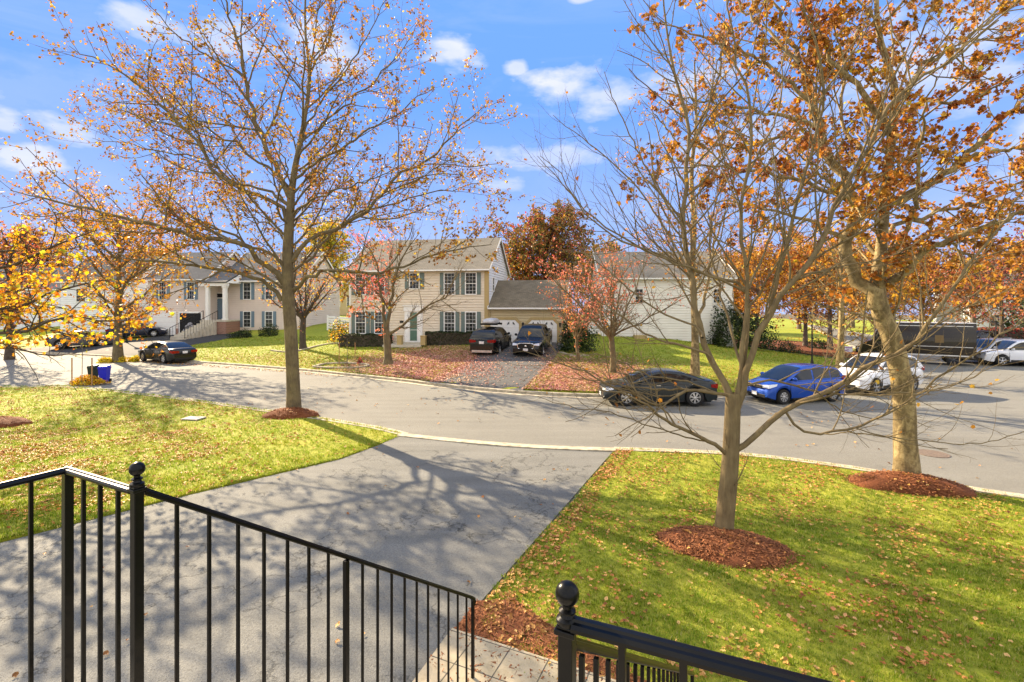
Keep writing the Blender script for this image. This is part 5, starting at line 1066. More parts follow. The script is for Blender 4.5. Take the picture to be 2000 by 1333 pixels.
# ---- large kerbside tree of the left lawn
D1 = T1[1]; L1 = []
L1.append((px3([(574, 812), (573, 760), (568, 650), (562, 560), (563, 470), (568, 400), (572, 350), (588, 270), (600, 200), (605, 145), (596, 60), (598, -60)], D1), .34, .03, [(0, .27), (.05, .235), (.12, .225), (.3, .215), (.38, .19), (.5, .125), (.62, .085), (.8, .05), (1, .025)]))
for pts, r0, r1, dd in [
  ([(550, 588), (528, 560), (507, 547), (455, 530), (402, 521), (325, 512), (250, 505), (180, 480)], .085, .015, -1.5),
  ([(556, 556), (534, 525), (507, 512), (486, 484), (462, 475), (402, 468), (350, 454), (297, 440), (227, 424), (175, 408), (100, 395), (20, 372)], .12, .015, -2.5),
  ([(556, 520), (525, 494), (490, 482), (437, 450), (370, 425), (290, 395)], .08, .012, 2.5),
  ([(560, 430), (545, 400), (500, 380), (425, 340), (380, 270), (325, 220), (280, 175), (215, 130), (135, 90)], .09, .012, -1.5),
  ([(562, 400), (520, 375), (450, 350), (390, 310), (300, 290), (180, 270)], .06, .01, 2.5),
  ([(568, 372), (540, 340), (500, 310), (440, 270), (370, 235), (300, 200), (210, 200)], .06, .01, 2.2),
  ([(566, 385), (540, 325), (520, 295), (502, 240), (480, 165), (465, 90), (440, 0), (425, -60)], .11, .015, -.6),
  ([(484, 180), (480, 155), (425, 120), (365, 85), (320, 40), (270, -10)], .045, .01, -1),
  ([(572, 566), (590, 552), (615, 540), (647, 531), (710, 535), (752, 531), (815, 512), (880, 488), (960, 478)], .085, .012, -2),
  ([(570, 512), (600, 470), (650, 452), (725, 405), (780, 345), (850, 300), (915, 235), (955, 200)], .1, .012, 1.2),
  ([(570, 530), (615, 494), (643, 466), (700, 420), (770, 400), (880, 370), (960, 350)], .06, .01, 2.8),
  ([(572, 420), (610, 390), (660, 370), (730, 350), (800, 320)], .05, .01, -2.5),
  ([(574, 350), (620, 315), (680, 280), (750, 240), (800, 200), (850, 170)], .06, .01, -1.5),
  ([(602, 200), (605, 145), (640, 90), (655, 20), (660, -50)], .05, .012, .5), ([(588, 280), (640, 235), (720, 170), (780, 100), (820, 40)], .05, .01, 1.5),
  ([(590, 270), (620, 210), (690, 120), (730, 50), (760, -20)], .045, .01, -1.0), ([(500, 240), (450, 190), (390, 150), (330, 130)], .04, .01, 1.5),
  ([(565, 450), (600, 400), (640, 340), (660, 300)], .05, .01, 4.0), ([(562, 480), (530, 440), (480, 420), (440, 380)], .05, .01, 4.0), ([(560, 440), (540, 400), (560, 330), (530, 250)], .05, .01, -3.5),
]: L1.append((px3(pts, D1, dd), r0 * .85, r1 * .8))
LV = lambda a, b, c: [dict(dn=a, t0=.22, ang=.75, lr=.36, fall=.55, S=7, wob=.10, up=.05, Lmax=3.2), dict(dn=b, t0=.15, ang=.75, lr=.42, fall=.4, S=5, wob=.13, up=.04, Lmax=1.3), dict(dn=c, t0=.15, ang=.8, lr=.5, fall=.3, S=3, wob=.16, up=.04, Lmin=.12, Lmax=.5)]
trunk_keep = lambda lo: (lambda p, r: p[:, 2] > lo)
tree('tall straight tree with thinning orange leaves on the left lawn', T1, L1, M['bark_olive'], 11, LV(2.6, 3.6, 4.4),
     [('lf_gold', 2.9, .105, None, trunk_keep(3.4)), ('lf_brown', .9, .1, None, trunk_keep(3.4)), ('lf_orange', .7, .1, None, trunk_keep(3.4))], S0=20, flare=.25)
# ---- bare multi-stemmed maple on the right lawn
D2 = T2[1]; L2 = [(px3([(1413, 1047), (1418, 990), (1424, 930), (1428, 870), (1431, 800), (1432, 768)], D2), .155, .12)]
for pts, r0, r1, dd in [
  ([(1431, 790), (1411, 738), (1383, 693), (1366, 641), (1355, 572), (1345, 520), (1335, 435), (1342, 330), (1342, 250), (1320, 150), (1300, 60), (1295, -20)], .085, .014, 1.2),
  ([(1438, 790), (1449, 710), (1462, 565), (1460, 550), (1445, 450), (1450, 375), (1465, 300), (1465, 210), (1440, 125), (1425, 25), (1420, -30)], .06, .012, -.5),
  ([(1436, 800), (1445, 766), (1462, 700), (1483, 655), (1499, 626), (1520, 581), (1556, 545), (1600, 480), (1635, 390), (1670, 335), (1715, 250), (1750, 190), (1850, 125), (1950, 40)], .085, .012, -.8),
  ([(1452, 720), (1460, 626), (1463, 562), (1431, 552), (1362, 531), (1310, 510), (1207, 462), (1131, 395), (1090, 330), (1055, 305)], .045, .006, 1.0),
  ([(1502, 615), (1515, 555), (1550, 425), (1570, 350), (1595, 260), (1610, 185), (1595, 100), (1565, 0), (1560, -40)], .05, .012, -1.2),
  ([(1600, 225), (1607, 185), (1650, 125), (1700, 50), (1750, -10)], .03, .008, -.6), 
  ([(1425, 885), (1450, 872), (1480, 850), (1520, 810), (1570, 782), (1640, 755), (1700, 712), (1762, 684), (1802, 652), (1834, 605), (1876, 540), (1960, 430), (2010, 360)], .075, .01, -.9),
  ([(1762, 684), (1800, 655), (1890, 600), (1960, 570), (2040, 520)], .02, .006, -.4),
  ([(1500, 828), (1529, 800), (1556, 836), (1595, 848), (1655, 842), (1700, 824), (1745, 803), (1790, 772), (1829, 742), (1892, 700), (1942, 666), (2030, 600)], .035, .008, -1.2),
  ([(1436, 780), (1460, 749), (1520, 746), (1568, 758), (1610, 767), (1700, 770), (1790, 767), (1850, 758), (1970, 704)], .03, .006, .9),
  ([(1655, 842), (1760, 857), (1910, 866), (2040, 830)], .016, .005, -.5),
  ([(1432, 775), (1386, 768), (1352, 762), (1312, 780), (1285, 793), (1245, 775), (1217, 764), (1184, 750), (1150, 731), (1100, 712), (1020, 685)], .04, .005, -.6),
  ([(1424, 890), (1410, 878), (1380, 860), (1330, 835), (1298, 820), (1278, 806), (1262, 790), (1220, 770), (1170, 762)], .055, .008, -.7),
  ([(1318, 830), (1298, 800), (1260, 775), (1200, 748), (1140, 722), (1080, 700)], .022, .004, .5), ([(1400, 768), (1330, 742), (1270, 735), (1200, 702), (1130, 690), (1060, 700)], .022, .004, -1.0),
  ([(1380, 862), (1330, 852), (1260, 828), (1180, 804), (1100, 792), (1050, 775)], .02, .004, -.9), ([(1262, 792), (1230, 800), (1180, 790), (1120, 768)], .012, .003, .3), ([(1600, 768), (1640, 800), (1720, 820), (1800, 812)], .016, .004, .6), ([(1520, 746), (1560, 725), (1640, 715), (1720, 725), (1800, 740)], .016, .004, -.7),
  ([(1430, 785), (1414, 770), (1345, 762), (1240, 757), (1160, 745), (1100, 735)], .03, .005, .8),
  ([(1395, 712), (1383, 693), (1328, 676), (1259, 652), (1207, 614), (1172, 590), (1110, 560)], .035, .005, .4),
  ([(1372, 660), (1366, 641), (1300, 615), (1240, 575), (1190, 530), (1140, 490), (1085, 430)], .03, .005, 1.6),
  ([(1463, 575), (1425, 555), (1300, 505), (1215, 470), (1150, 425), (1100, 360), (1050, 305)], .035, .005, -.4),
  ([(1347, 530), (1320, 480), (1280, 420), (1230, 350), (1150, 280), (1080, 225)], .03, .005, .8),
  ([(1338, 450), (1290, 380), (1250, 300), (1200, 200), (1180, 140)], .028, .005, -.5), ([(1342, 300), (1380, 220), (1400, 130), (1430, 40)], .025, .006, .6),
  ([(1450, 375), (1480, 300), (1520, 220), (1530, 120), (1545, 20)], .03, .006, .9), ([(1462, 565), (1500, 470), (1520, 390), (1510, 300), (1480, 180)], .03, .006, 1.5),
  ([(1448, 712), (1425, 640), (1405, 560), (1385, 470), (1400, 380), (1420, 280)], .035, .006, 2.2), ([(1600, 480), (1680, 430), (1780, 380), (1880, 330), (1960, 300)], .025, .005, -1.2), ([(1556, 545), (1640, 520), (1740, 500), (1850, 440)], .025, .005, .8),
]: L2.append((px3(pts, D2, dd), r0 * .68, r1 * .9))
LV2 = [dict(dn=4.2, t0=.2, ang=.7, lr=.34, fall=.5, S=6, wob=.10, up=.07, Lmax=1.9, rlen=.009), dict(dn=4.6, t0=.15, ang=.7, lr=.45, fall=.4, S=5, wob=.13, up=.06, Lmax=.9, rlen=.007), dict(dn=4.0, t0=.2, ang=.8, lr=.5, fall=.3, S=3, wob=.2, up=.06, Lmin=.08, Lmax=.35, rlen=.006)]
tree('nearly bare maple with many rising stems in a mulch ring on the near lawn', T2, L2, M['bark_maple'], 12, LV2, [('lf_orange', .05, .075, HL, trunk_keep(1.8))], S0=22, flare=.35, wobble=.004)
# ---- thick mottled sycamore by the kerb
D3 = T3[1]; L3 = [(px3([(1772, 940), (1770, 890), (1767, 850), (1766, 780), (1752, 700), (1740, 655), (1722, 615), (1711, 580), (1716, 540), (1720, 500), (1728, 400), (1735, 325), (1745, 250), (1750, 190), (1742, 150), (1715, 60), (1712, -40)], D3), .37, .05, [(0, .27), (.06, .225), (.2, .205), (.3, .195), (.38, .18), (.45, .115), (.6, .095), (.75, .08), (1, .04)])]
for pts, r0, r1, dd in [
  ([(1712, 600), (1690, 570), (1664, 535), (1650, 495), (1665, 430), (1668, 385), (1620, 315), (1600, 265), (1590, 215), (1560, 125), (1540, 75), (1505, 0)], .19, .03, .8),
  ([(1735, 260), (1700, 205), (1670, 165), (1615, 100), (1580, 25), (1560, -40)], .09, .02, -.5),
  ([(1592, 250), (1540, 230), (1465, 215), (1380, 200), (1290, 180)], .06, .01, .8), ([(1600, 270), (1530, 270), (1440, 290), (1340, 270)], .05, .01, 2.2),
  ([(1735, 555), (1780, 522), (1810, 485), (1860, 468), (1940, 435), (2040, 400)], .11, .03, -1.2),
  ([(1730, 400), (1800, 370), (1865, 325), (1915, 280), (1950, 240), (2020, 180)], .13, .03, -.9), ([(1865, 325), (1920, 300), (2000, 290), (2080, 270)], .06, .02, .5),
  ([(1745, 215), (1800, 130), (1860, 100), (1950, 30), (2030, -40)], .07, .015, 1.4), ([(1738, 330), (1690, 300), (1640, 230), (1660, 100), (1690, 0)], .06, .012, 2.4),
  ([(1655, 470), (1600, 440), (1540, 420), (1460, 400), (1380, 390)], .06, .012, 1.5), ([(1668, 400), (1610, 370), (1520, 340), (1420, 330), (1300, 330)], .06, .012, -1.3), ([(1720, 480), (1760, 440), (1850, 410), (1950, 380), (2060, 330)], .07, .015, 1.8),
  ([(1590, 215), (1520, 140), (1420, 90), (1330, 60), (1260, 40)], .06, .01, .3), ([(1560, 125), (1500, 60), (1440, 10), (1400, -30)], .05, .01, 1.5), ([(1712, 520), (1760, 470), (1790, 380), (1800, 250), (1830, 150)], .07, .012, -2.2),
  ([(1740, 240), (1800, 200), (1880, 200), (1980, 150)], .06, .012, -1.8), ([(1725, 440), (1690, 420), (1640, 380), (1560, 300)], .06, .012, -2.4), ([(1720, 500), (1680, 460), (1640, 430), (1560, 480), (1500, 500)], .06, .01, 3), ([(1730, 380), (1850, 470), (1920, 520), (2020, 560)], .06, .01, 3)
]: L3.append((px3(pts, D3, dd), r0 * .8, r1 * .8))
tree('thick mottled sycamore full of orange leaves beside the kerb on the right', T3, L3, M['bark_syc'], 13,
     [dict(dn=3.0, t0=.25, ang=.75, lr=.34, fall=.5, S=6, wob=.12, up=.03, Lmax=1.9), dict(dn=4.0, t0=.15, ang=.75, lr=.42, fall=.4, S=5, wob=.15, up=.02, Lmax=.9), dict(dn=4.4, t0=.2, ang=.8, lr=.5, fall=.3, S=3, wob=.18, up=.02, Lmin=.1, Lmax=.35)],
     [('lf_orange', 4.4, .092, HL, trunk_keep(4.0)), ('lf_brown', 4.8, .092, HL, trunk_keep(4.3))], S0=24, nside=(16, 6, 4, 3), flare=.15)
# ---- procedural trees
def auto(label, px, py, D, Ht, spread, bark, leaf, seed, r0=.16, clear=.3, lean=0.0, vase=False, nl=14, lv=None, group=None, z=None, up=.06, ang=.9, name='tree', cat='tree', keep=None, dens_=1.0):
    r = np.random.default_rng(seed)
    if D is None: b = Vector(G(px, py)); D = b.y
    x = (px - CX) / F * D; zb_ = float(H(x, D)) if z is None else z; b = Vector((x, D, zb_)); limbs = []
    tp = [(b.x + lean * t + .05 * Ht * .12 * math.sin(4 * t + seed), b.y + .04 * math.cos(5 * t + seed), b.z + Ht * t * (.92 if not vase else clear)) for t in np.linspace(0, 1, 8)]
    limbs.append((tp, r0, .02 if not vase else r0 * .8)); 
    for k in range(nl):
        t = clear + (.95 - clear) * (k + .5) / nl; az = k * 2.4 + r.uniform(-.4, .4)
        if vase: st = Vector(tp[-1]) + Vector((0, 0, -.06 * (k % 4))); th = r.uniform(.25, ang); L = Ht * (1 - clear) / math.cos(th * .6) * r.uniform(.75, 1.0)
        else: i = t * 7; j = min(6, int(i)); st = Vector(tp[j]).lerp(Vector(tp[j + 1]), i - j); prof = math.sin(math.pi * min(1, max(.12, (t - clear * .6) / (1.08 - clear * .6))) ** .8); th = ang * (1.15 - .6 * t); L = spread * prof * r.uniform(.8, 1.15) + .3
        d = Vector((math.cos(az) * math.sin(th), math.sin(az) * math.sin(th), math.cos(th))); pts = [st]
        if vase: L = min(L, spread / max(.2, math.sin(th)))
        for s_ in range(5): d = (d + Vector(r.normal(size=3)) * .1 + Vector((0, 0, up))).normalized(); pts.append(pts[-1] + d * L / 5)
        limbs.append(([tuple(p) for p in pts], r0 * (.34 if not vase else .42) * r.uniform(.7, 1.1), .01))
    lv = lv or [dict(dn=3.0 * dens_, t0=.15, ang=.75, lr=.4, fall=.4, S=4, wob=.14, up=.04, Lmax=2.2), dict(dn=3.6 * dens_, t0=.15, ang=.8, lr=.45, fall=.4, S=3, wob=.16, up=.03, Lmax=.9)]
    return tree(label, b, limbs, M[bark], seed, lv, leaf, group=group, nside=(8, 4, 3, 3), S0=8, name=name, cat=cat, flare=.8)
LVn = [dict(dn=3.4, t0=.1, ang=.7, lr=.4, fall=.4, S=5, wob=.14, up=.04, Lmax=1.6), dict(dn=4.6, t0=.1, ang=.75, lr=.45, fall=.4, S=4, wob=.16, up=.03, Lmax=.8), dict(dn=3.0, t0=.2, ang=.8, lr=.5, fall=.3, S=2, wob=.2, up=.04, Lmin=.1, Lmax=.3)]
# maple before the beige house: salmon leaves left only on its left side
bx = (758 - CX) / F * 27.6
LM = [(px3([(758, 707), (757, 680), (755, 655), (754, 640)], 27.6), .22, .17)]
for pts, r0, r1, dd in [([(754, 648), (748, 600), (742, 560), (738, 520), (725, 490), (700, 470)], .1, .012, .8), ([(754, 642), (765, 590), (770, 550), (783, 510), (800, 480), (820, 455)], .1, .012, -.5), ([(756, 655), (785, 636), (820, 610), (850, 590), (875, 575), (890, 540), (905, 520)], .085, .01, -.8), ([(820, 610), (845, 600), (880, 597), (915, 588)], .03, .006, .5),
  ([(762, 610), (745, 580), (720, 560), (690, 550), (672, 545)], .05, .008, -1.5), ([(760, 600), (790, 570), (815, 550), (840, 545)], .04, .006, 1.2), ([(751, 620), (735, 600), (710, 600), (690, 605)], .035, .006, -1.8), ([(768, 560), (760, 520), (765, 480), (755, 460)], .05, .008, 1.8), ([(860, 585), (880, 560), (895, 530)], .03, .006, .6), ([(778, 640), (800, 640), (830, 628), (850, 612)], .03, .006, -.4)]: LM.append((px3(pts, 27.6, dd), r0, r1))
tree('maple on the leafy lawn before the beige house, pink leaves left only on one side', Vector((bx, 27.6, float(H(bx, 27.6)))), LM, M['bark_olive'], 31, LVn,
     [('lf_pink', 3.4, .1, None, lambda p, r: (p[:, 0] < bx - .1 + r.normal(0, .25, len(p)))), ('lf_red', 1.2, .11, None, lambda p, r: (p[:, 0] < bx + 0 + r.normal(0, .5, len(p))))], S0=12, nside=(10, 5, 3, 3))
auto('small maple with red upper leaves and bare lower branches, right of the leafy driveway', 1196, 724, 25.5, 6.6, 4.7, 'bark_olive', [('lf_red', 1.0, .095, None, lambda p, r: p[:, 2] > 3.7 + r.normal(0, .5, len(p))), ('lf_pink', .7, .095, None, lambda p, r: (p[:, 0] < 4.8) & (p[:, 2] > 3.0))], 32, .17, .28, vase=True, nl=11, lv=LVn, ang=1.25)
auto('second slim maple with salmon leaves beside the dark shrub, leaning over the garage', 1128, 700, 28.5, 6.4, 4.3, 'bark_olive', [('lf_red', .9, .095), ('lf_pink', .8, .095), ('lf_orange', .5, .09)], 33, .1, .2, vase=True, nl=9, lv=LVn, ang=1.15)
# slender sycamore across the street
D4 = 24.0; L4 = [(px3([(1357, 738), (1358, 680), (1356, 600), (1352, 520), (1356, 440), (1350, 340), (1360, 240), (1356, 120)], D4), .19, .03)]
for pts, r0, r1, dd in [([(1358, 650), (1375, 600), (1385, 540), (1400, 460), (1430, 380)], .09, .015, 1), ([(1356, 560), (1320, 500), (1280, 450), (1240, 420)], .06, .01, -1), ([(1354, 500), (1400, 440), (1470, 400), (1530, 380)], .06, .01, 1), ([(1354, 450), (1300, 390), (1250, 340), (1220, 300)], .06, .01, 1), ([(1352, 380), (1400, 310), (1450, 250), (1490, 200)], .05, .01, -1), ([(1354, 320), (1300, 250), (1250, 190)], .05, .01, .5), ([(1356, 240), (1400, 150), (1430, 80)], .04, .01, .8), ([(1356, 200), (1310, 130), (1280, 60)], .04, .01, -.8), ([(1355, 420), (1370, 360), (1400, 300)], .04, .01, -3), ([(1355, 520), (1330, 460), (1340, 400)], .04, .01, -3), ([(1356, 540), (1420, 500), (1480, 480)], .04, .01, -1.5), ([(1355, 480), (1290, 470), (1220, 470)], .04, .01, 2)]: L4.append((px3(pts, D4, dd), r0, r1))
tree('slender pale-barked tree with orange leaves behind the dark slate sedan', G(1357, 738), L4, M['bark_syc'], 14, [dict(dn=2.6, t0=.2, ang=.8, lr=.4, fall=.5, S=5, wob=.12, up=.03, Lmax=2.2), dict(dn=3.2, t0=.15, ang=.8, lr=.42, fall=.4, S=4, wob=.15, up=.02, Lmax=1.1), dict(dn=2.6, t0=.2, ang=.8, lr=.5, fall=.3, S=2, wob=.18, up=.02, Lmin=.12, Lmax=.45)],
     [('lf_orange', 2.2, .11, None, trunk_keep(3.4)), ('lf_gold', 1.4, .11, None, trunk_keep(3.4))], S0=16, nside=(10, 5, 3, 3))
auto('dark-trunked tree with sparse yellow and orange leaves by the pinkish house', 592, 671, 37, 7.6, 3.4, 'bark_dark', [('lf_yellow', .9, .12), ('lf_orange', .9, .12), ('lf_pink', .5, .12)], 34, .26, .3, vase=True, nl=12, ang=.95, up=.02)
auto('orange maple with yellow leaves among mums, left of the black kerbside sedan', 232, 686, 34.5, 10.6, 6.8, 'bark_olive', [('lf_orange', 4.2, .15), ('lf_yellow', .35, .16), ('lf_brown', 1.4, .14)], 35, .28, .22, nl=18, ang=1.15, up=.03)
auto('red-leaved tree at the far left edge behind the yellow foliage', 20, 690, 36, 9.5, 4.2, 'bark_dark', [('lf_red', 2.2, .15), ('lf_brown', 1.5, .15), ('lf_orange', 1.2, .15)], 36, .24, .2, nl=16)
# near yellow tree whose trunk stands outside the left of the view
L9 = [([(-17.2, 13.6, 0), (-17.1, 13.6, 2.5), (-17.0, 13.5, 5.0), (-16.9, 13.6, 7.4)], .2, .04)]
for pts, r0, dd in [([(-200, 620), (-80, 560), (20, 520), (120, 470), (190, 450)], .07, 0), ([(-200, 660), (-60, 620), (40, 600), (140, 560), (230, 545)], .07, 1), ([(-200, 700), (-60, 660), (60, 640), (160, 620), (290, 640)], .06, -.6), ([(-200, 730), (-60, 690), (20, 680), (90, 695), (150, 690)], .05, 1), ([(-200, 600), (-100, 540), (-20, 500), (60, 480)], .05, -.5), ([(-200, 690), (-100, 640), (0, 610), (80, 640), (180, 665)], .05, 1.6), ([(-220, 600), (-120, 540), (-40, 560), (60, 560)], .05, -1.2), ([(-200, 640), (-90, 600), (10, 580), (90, 600), (150, 610)], .05, 2)]: L9.append(([(-17.0, 13.5, P3(-200, pts[0][1], 14)[2] - .5)] + px3(pts[1:], 13.6, dd), r0, .01))
tree('near yellow-leaved tree reaching into the view from the left edge', (-17.2, 13.6, 0), L9, M['bark_dark'], 19, [dict(dn=4.0, t0=.3, ang=.7, lr=.3, fall=.4, S=4, wob=.14, up=.02, Lmax=1.3), dict(dn=4.4, t0=.2, ang=.8, lr=.45, fall=.4, S=3, wob=.18, up=.0, Lmax=.6)],
     [('lf_yellow', 3.0, .108, HL, lambda p, r: (p[:, 2] > 2.8) & (p[:, 2] < 6.3)), ('lf_orange', 1.5, .108, HL, lambda p, r: (p[:, 2] > 2.6) & (p[:, 2] < 5))], S0=10)
LVd = [dict(dn=2.5, t0=.1, ang=.85, lr=.45, fall=.4, S=4, wob=.15, up=.03, Lmax=2.6), dict(dn=3.4, t0=.1, ang=.9, lr=.45, fall=.4, S=3, wob=.18, up=.02, Lmax=1.2)]
auto('big rounded tree with dense dark red and green leaves behind the garage roof', 1066, 660, 47, 10.0, 6.2, 'bark_dark', [('lf_mixed', 8, .24), ('lf_crim', 1.6, .22), ('lf_orange', 1.2, .22)], 40, .35, .14, nl=30, lv=LVd, ang=1.1)
auto('lower golden-brown tree behind the garage, left of the big red one', 1000, 650, 50, 7.4, 3.6, 'bark_dark', [('lf_orange', 5, .22), ('lf_mixed', 3, .22)], 41, .2, .12, nl=22, lv=LVd, ang=1.1)
auto('yellow-green tree rising between the pinkish and beige houses', 640, 650, 62, 12.0, 5, 'bark_dark', [('lf_lime', 5, .26), ('lf_yellow', 3, .26)], 42, .3, .2, nl=20, lv=LVd)
# orange trees beyond the right-hand lawn
GR = 'orange trees along the side street'
for i, (px, py, D, Ht, sp_, lab, lf) in enumerate([
  (1642, 728, 27.5, 8.6, 3.6, 'pale mottled trunk with orange crown standing behind the white suv', [('lf_orange', 2.4, .13), ('lf_brown', 1.2, .13)]),
  (1572, 668, 44, 8.8, 4.8, 'orange tree on the mulch island, behind and left of the nearer lamp', [('lf_orange', 4.5, .2), ('lf_red', .8, .2)]),
  (1620, 684, 41, 8.6, 4.4, 'orange tree on the mulch island between the lamp and the pale trunk', [('lf_orange', 4.2, .2), ('lf_brown', 1.5, .2)]),
  (1712, 694, 38, 9.0, 4.6, 'orange tree by the side street, just left of the dark van', [('lf_orange', 4.4, .19), ('lf_yellow', .6, .19)]),
  (1480, 668, 46, 9.0, 5.0, 'orange tree behind the dark green bush by the cream house', [('lf_orange', 4.5, .2), ('lf_brown', 1.5, .2)]),
  (1800, 650, 62, 11, 6, 'broad rust-orange tree behind the dark van', [('lf_brown', 5, .27), ('lf_orange', 3, .27)]),
  (1745, 645, 70, 11, 6, 'distant orange tree across the side street, left of the van roof', [('lf_orange', 5, .28), ('lf_yellow', 1, .28)]),
  (1665, 625, 84, 12, 7, 'farthest orange tree above the pale side street', [('lf_orange', 5, .32), ('lf_brown', 2, .3)]),
  (1900, 655, 54, 9, 5, 'rust-coloured tree between the van and the right lamp', [('lf_brown', 4.5, .24), ('lf_red', 2, .22)]),
  (1560, 630, 80, 12, 7, 'distant rust tree above the lawn, left of the pale side street', [('lf_brown', 5, .3), ('lf_orange', 3, .3)]),
]): auto(lab, px, py, D, Ht, sp_, 'bark_syc' if i == 0 else 'bark_grey', lf, 50 + i, .2 if D < 50 else .3, .26, nl=18, lv=LVd, ang=1.05, group=GR)
auto('crimson-leaved tree before the bright white house at the right', 1955, 690, 42, 8.2, 4.4, 'bark_dark', [('lf_crim', 2.0, .15), ('lf_red', .9, .14)], 70, .2, .2, nl=16, ang=1.1)
auto('red-brown tree at the right edge above the cut-off white suv', 2040, 690, 36, 9.5, 4.4, 'bark_dark', [('lf_crim', 1.6, .15), ('lf_brown', 2.0, .15)], 71, .22, .2, nl=16)
auto('orange tree on the far right lawn beyond the silver suv', 2230, 690, 50, 9.5, 5, 'bark_grey', [('lf_orange', 4, .2), ('lf_brown', 2, .2)], 72, .25, .2, nl=16, lv=LVd, group=GR)
auto('tall rust tree farther right on the same lawn', 2480, 690, 58, 11, 5.5, 'bark_grey', [('lf_brown', 5, .22)], 73, .25, .2, nl=16, lv=LVd, group=GR)
# distant wood behind the houses
GW = 'distant trees behind the houses'
for i, (px, D, Ht, lf, lab) in enumerate([(-140, 75, 13, 'lf_mixed', 'distant dark tree behind the far left houses'), (60, 80, 14, 'lf_brown', 'distant rust tree over the far left roofs'), (300, 85, 11, 'lf_orange', 'distant orange tree behind the pinkish house roof left end'), (440, 90, 9, 'lf_mixed', 'low distant tree behind the pinkish house ridge'), (860, 85, 9, 'lf_brown', 'low distant tree hidden by the beige roof'), (1180, 70, 9, 'lf_mixed', 'distant tree behind the cream house left end'), (1300, 75, 8.5, 'lf_brown', 'distant rust tree behind the cream house roof'), (1440, 70, 10, 'lf_orange', 'distant orange tree at the cream house right end'), (2060, 80, 14, 'lf_mixed', 'distant dark tree behind the bright white house'), (2350, 90, 14, 'lf_brown', 'distant rust tree far right of the bright white house'), (2700, 85, 13, 'lf_mixed', 'distant dark tree farthest to the right'), (-420, 80, 13, 'lf_orange', 'distant orange tree farthest to the left')]):
    auto(lab, px, 640, D, Ht, 6.0, 'bark_dark', [(lf, 7, .34)], 80 + i, .3, .15, nl=22, lv=LVd, ang=1.1, group=GW)
# evergreen at the right edge
def conifer(px, D, Ht, rad, seed, label, dn=2600):
    r = np.random.default_rng(seed); x = (px - CX) / F * D; z = float(H(x, D)); e = empty('conifer', (x, D, z), 0, label=label, cat='tree'); MB().tube([(0, 0, 0), (0, 0, Ht)], [.16, .02], 8).build('trunk', M['bark_dark'], e)
    t = r.uniform(0, 1, dn) ** 1.5; a = r.uniform(0, 6.283, dn); q = rad * (1 - t) * (.35 + .65 * np.sqrt(r.uniform(0, 1, dn))) * (1 + .25 * np.sin(a * 5 + t * 30)); p = np.stack([q * np.cos(a), q * np.sin(a), .4 + t * (Ht - .3) - q * .2], 1)
    scatter('crown', KITE, KITE_F, p, rotmats(dn, None, r), r.uniform(.2, .42, dn), M['lf_green'], e)
conifer(2005, 46, 9.5, 2.2, 90, 'dark green conifer at the right edge of the view')
# ---- shrubs, hedges, flowers
def shrub(label, px, py, rx, ry, h, mat, n, size, seed, D=None, cat='shrub', name='shrub', boxy=False, z=None, mat2=None, rot=0.0, group=None, nst=7, core=.0):
    r = np.random.default_rng(seed); b = Vector(G(px, py)) if D is None else Vector(((px - CX) / F * D, D, float(H((px - CX) / F * D, D))))
    if z is not None: b.z = z
    e = empty(name, b, rot, label=label, cat=cat, group=group)
    if boxy:
        p = r.uniform(-1, 1, (n, 3)); ax = r.integers(0, 5, n); s = np.sign(p); p[ax < 2, 0] *= 1; k = ax == 0; p[k, 1] = -1 + abs(r.normal(0, .06, k.sum())); k = ax == 1; p[k, 1] = s[k, 1] * (1 - abs(r.normal(0, .06, k.sum()))); k = ax == 2; p[k, 0] = s[k, 0] * (1 - abs(r.normal(0, .02, k.sum()))); k = ax >= 3; p[k, 2] = 1 - abs(r.normal(0, .08, k.sum()))
        P = np.stack([p[:, 0] * rx, p[:, 1] * ry, (p[:, 2] * .5 + .5) * h + .04 * np.sin(p[:, 0] * rx * 5)], 1)
        MB().box(-rx * .97, rx * .97, -ry * .9, ry * .9, 0.02, h * .93).build('stems', M['bark_dark'], e)
    else:
        d = r.normal(size=(n, 3)); d /= np.linalg.norm(d, axis=1, keepdims=True); d[:, 2] = np.abs(d[:, 2]) if True else d[:, 2]; q = r.uniform(.35, 1, n) ** .5 * (1 + .18 * np.sin(d[:, 0] * 5 + seed) + .15 * np.sin(d[:, 1] * 6 + d[:, 2] * 7)); P = d * q[:, None] * [rx, ry, h]
        mb = MB()
        for k in range(nst): a = k * 2.4; mb.tube([(0, 0, -.05), (rx * .35 * math.cos(a), ry * .35 * math.sin(a), h * .45), (rx * .6 * math.cos(a), ry * .6 * math.sin(a), h * .8)], [.025, .018, .008], 5)
        mb.build('stems', M['bark_dark'], e)
    if mat2:
        m = r.uniform(0, 1, n) < .45; scatter('foliage', KITE, KITE_F, P[m], rotmats(m.sum(), None, r), size * r.uniform(.6, 1.3, m.sum()), M[mat2], e); P = P[~m]
    scatter('foliage', KITE, KITE_F, P, rotmats(len(P), None, r), size * r.uniform(.6, 1.3, len(P)), M[mat], e); return e
bs = B.e.matrix_world if False else None
def onB(s, y): q = B.o + B.d * s + B.n * y; return q
for (a, b_, lab, sd_) in ((665, 763, 'clipped dark hedge left of the beige house porch', 1), (833, 932, 'clipped dark hedge right of the beige house porch', 2)):
    s0, s1 = B.s_at(a, -.6), B.s_at(b_, -.6); q = onB((s0 + s1) / 2, -.62); e = shrub(lab, 1000, 700, (s1 - s0) / 2, .42, .98, 'hedge', 5200, .07, 100 + sd_, D=30, boxy=True, cat='hedge', name='hedge', rot=B.yaw); e.location = (q.x, q.y, float(H(q.x, q.y)) - .05)
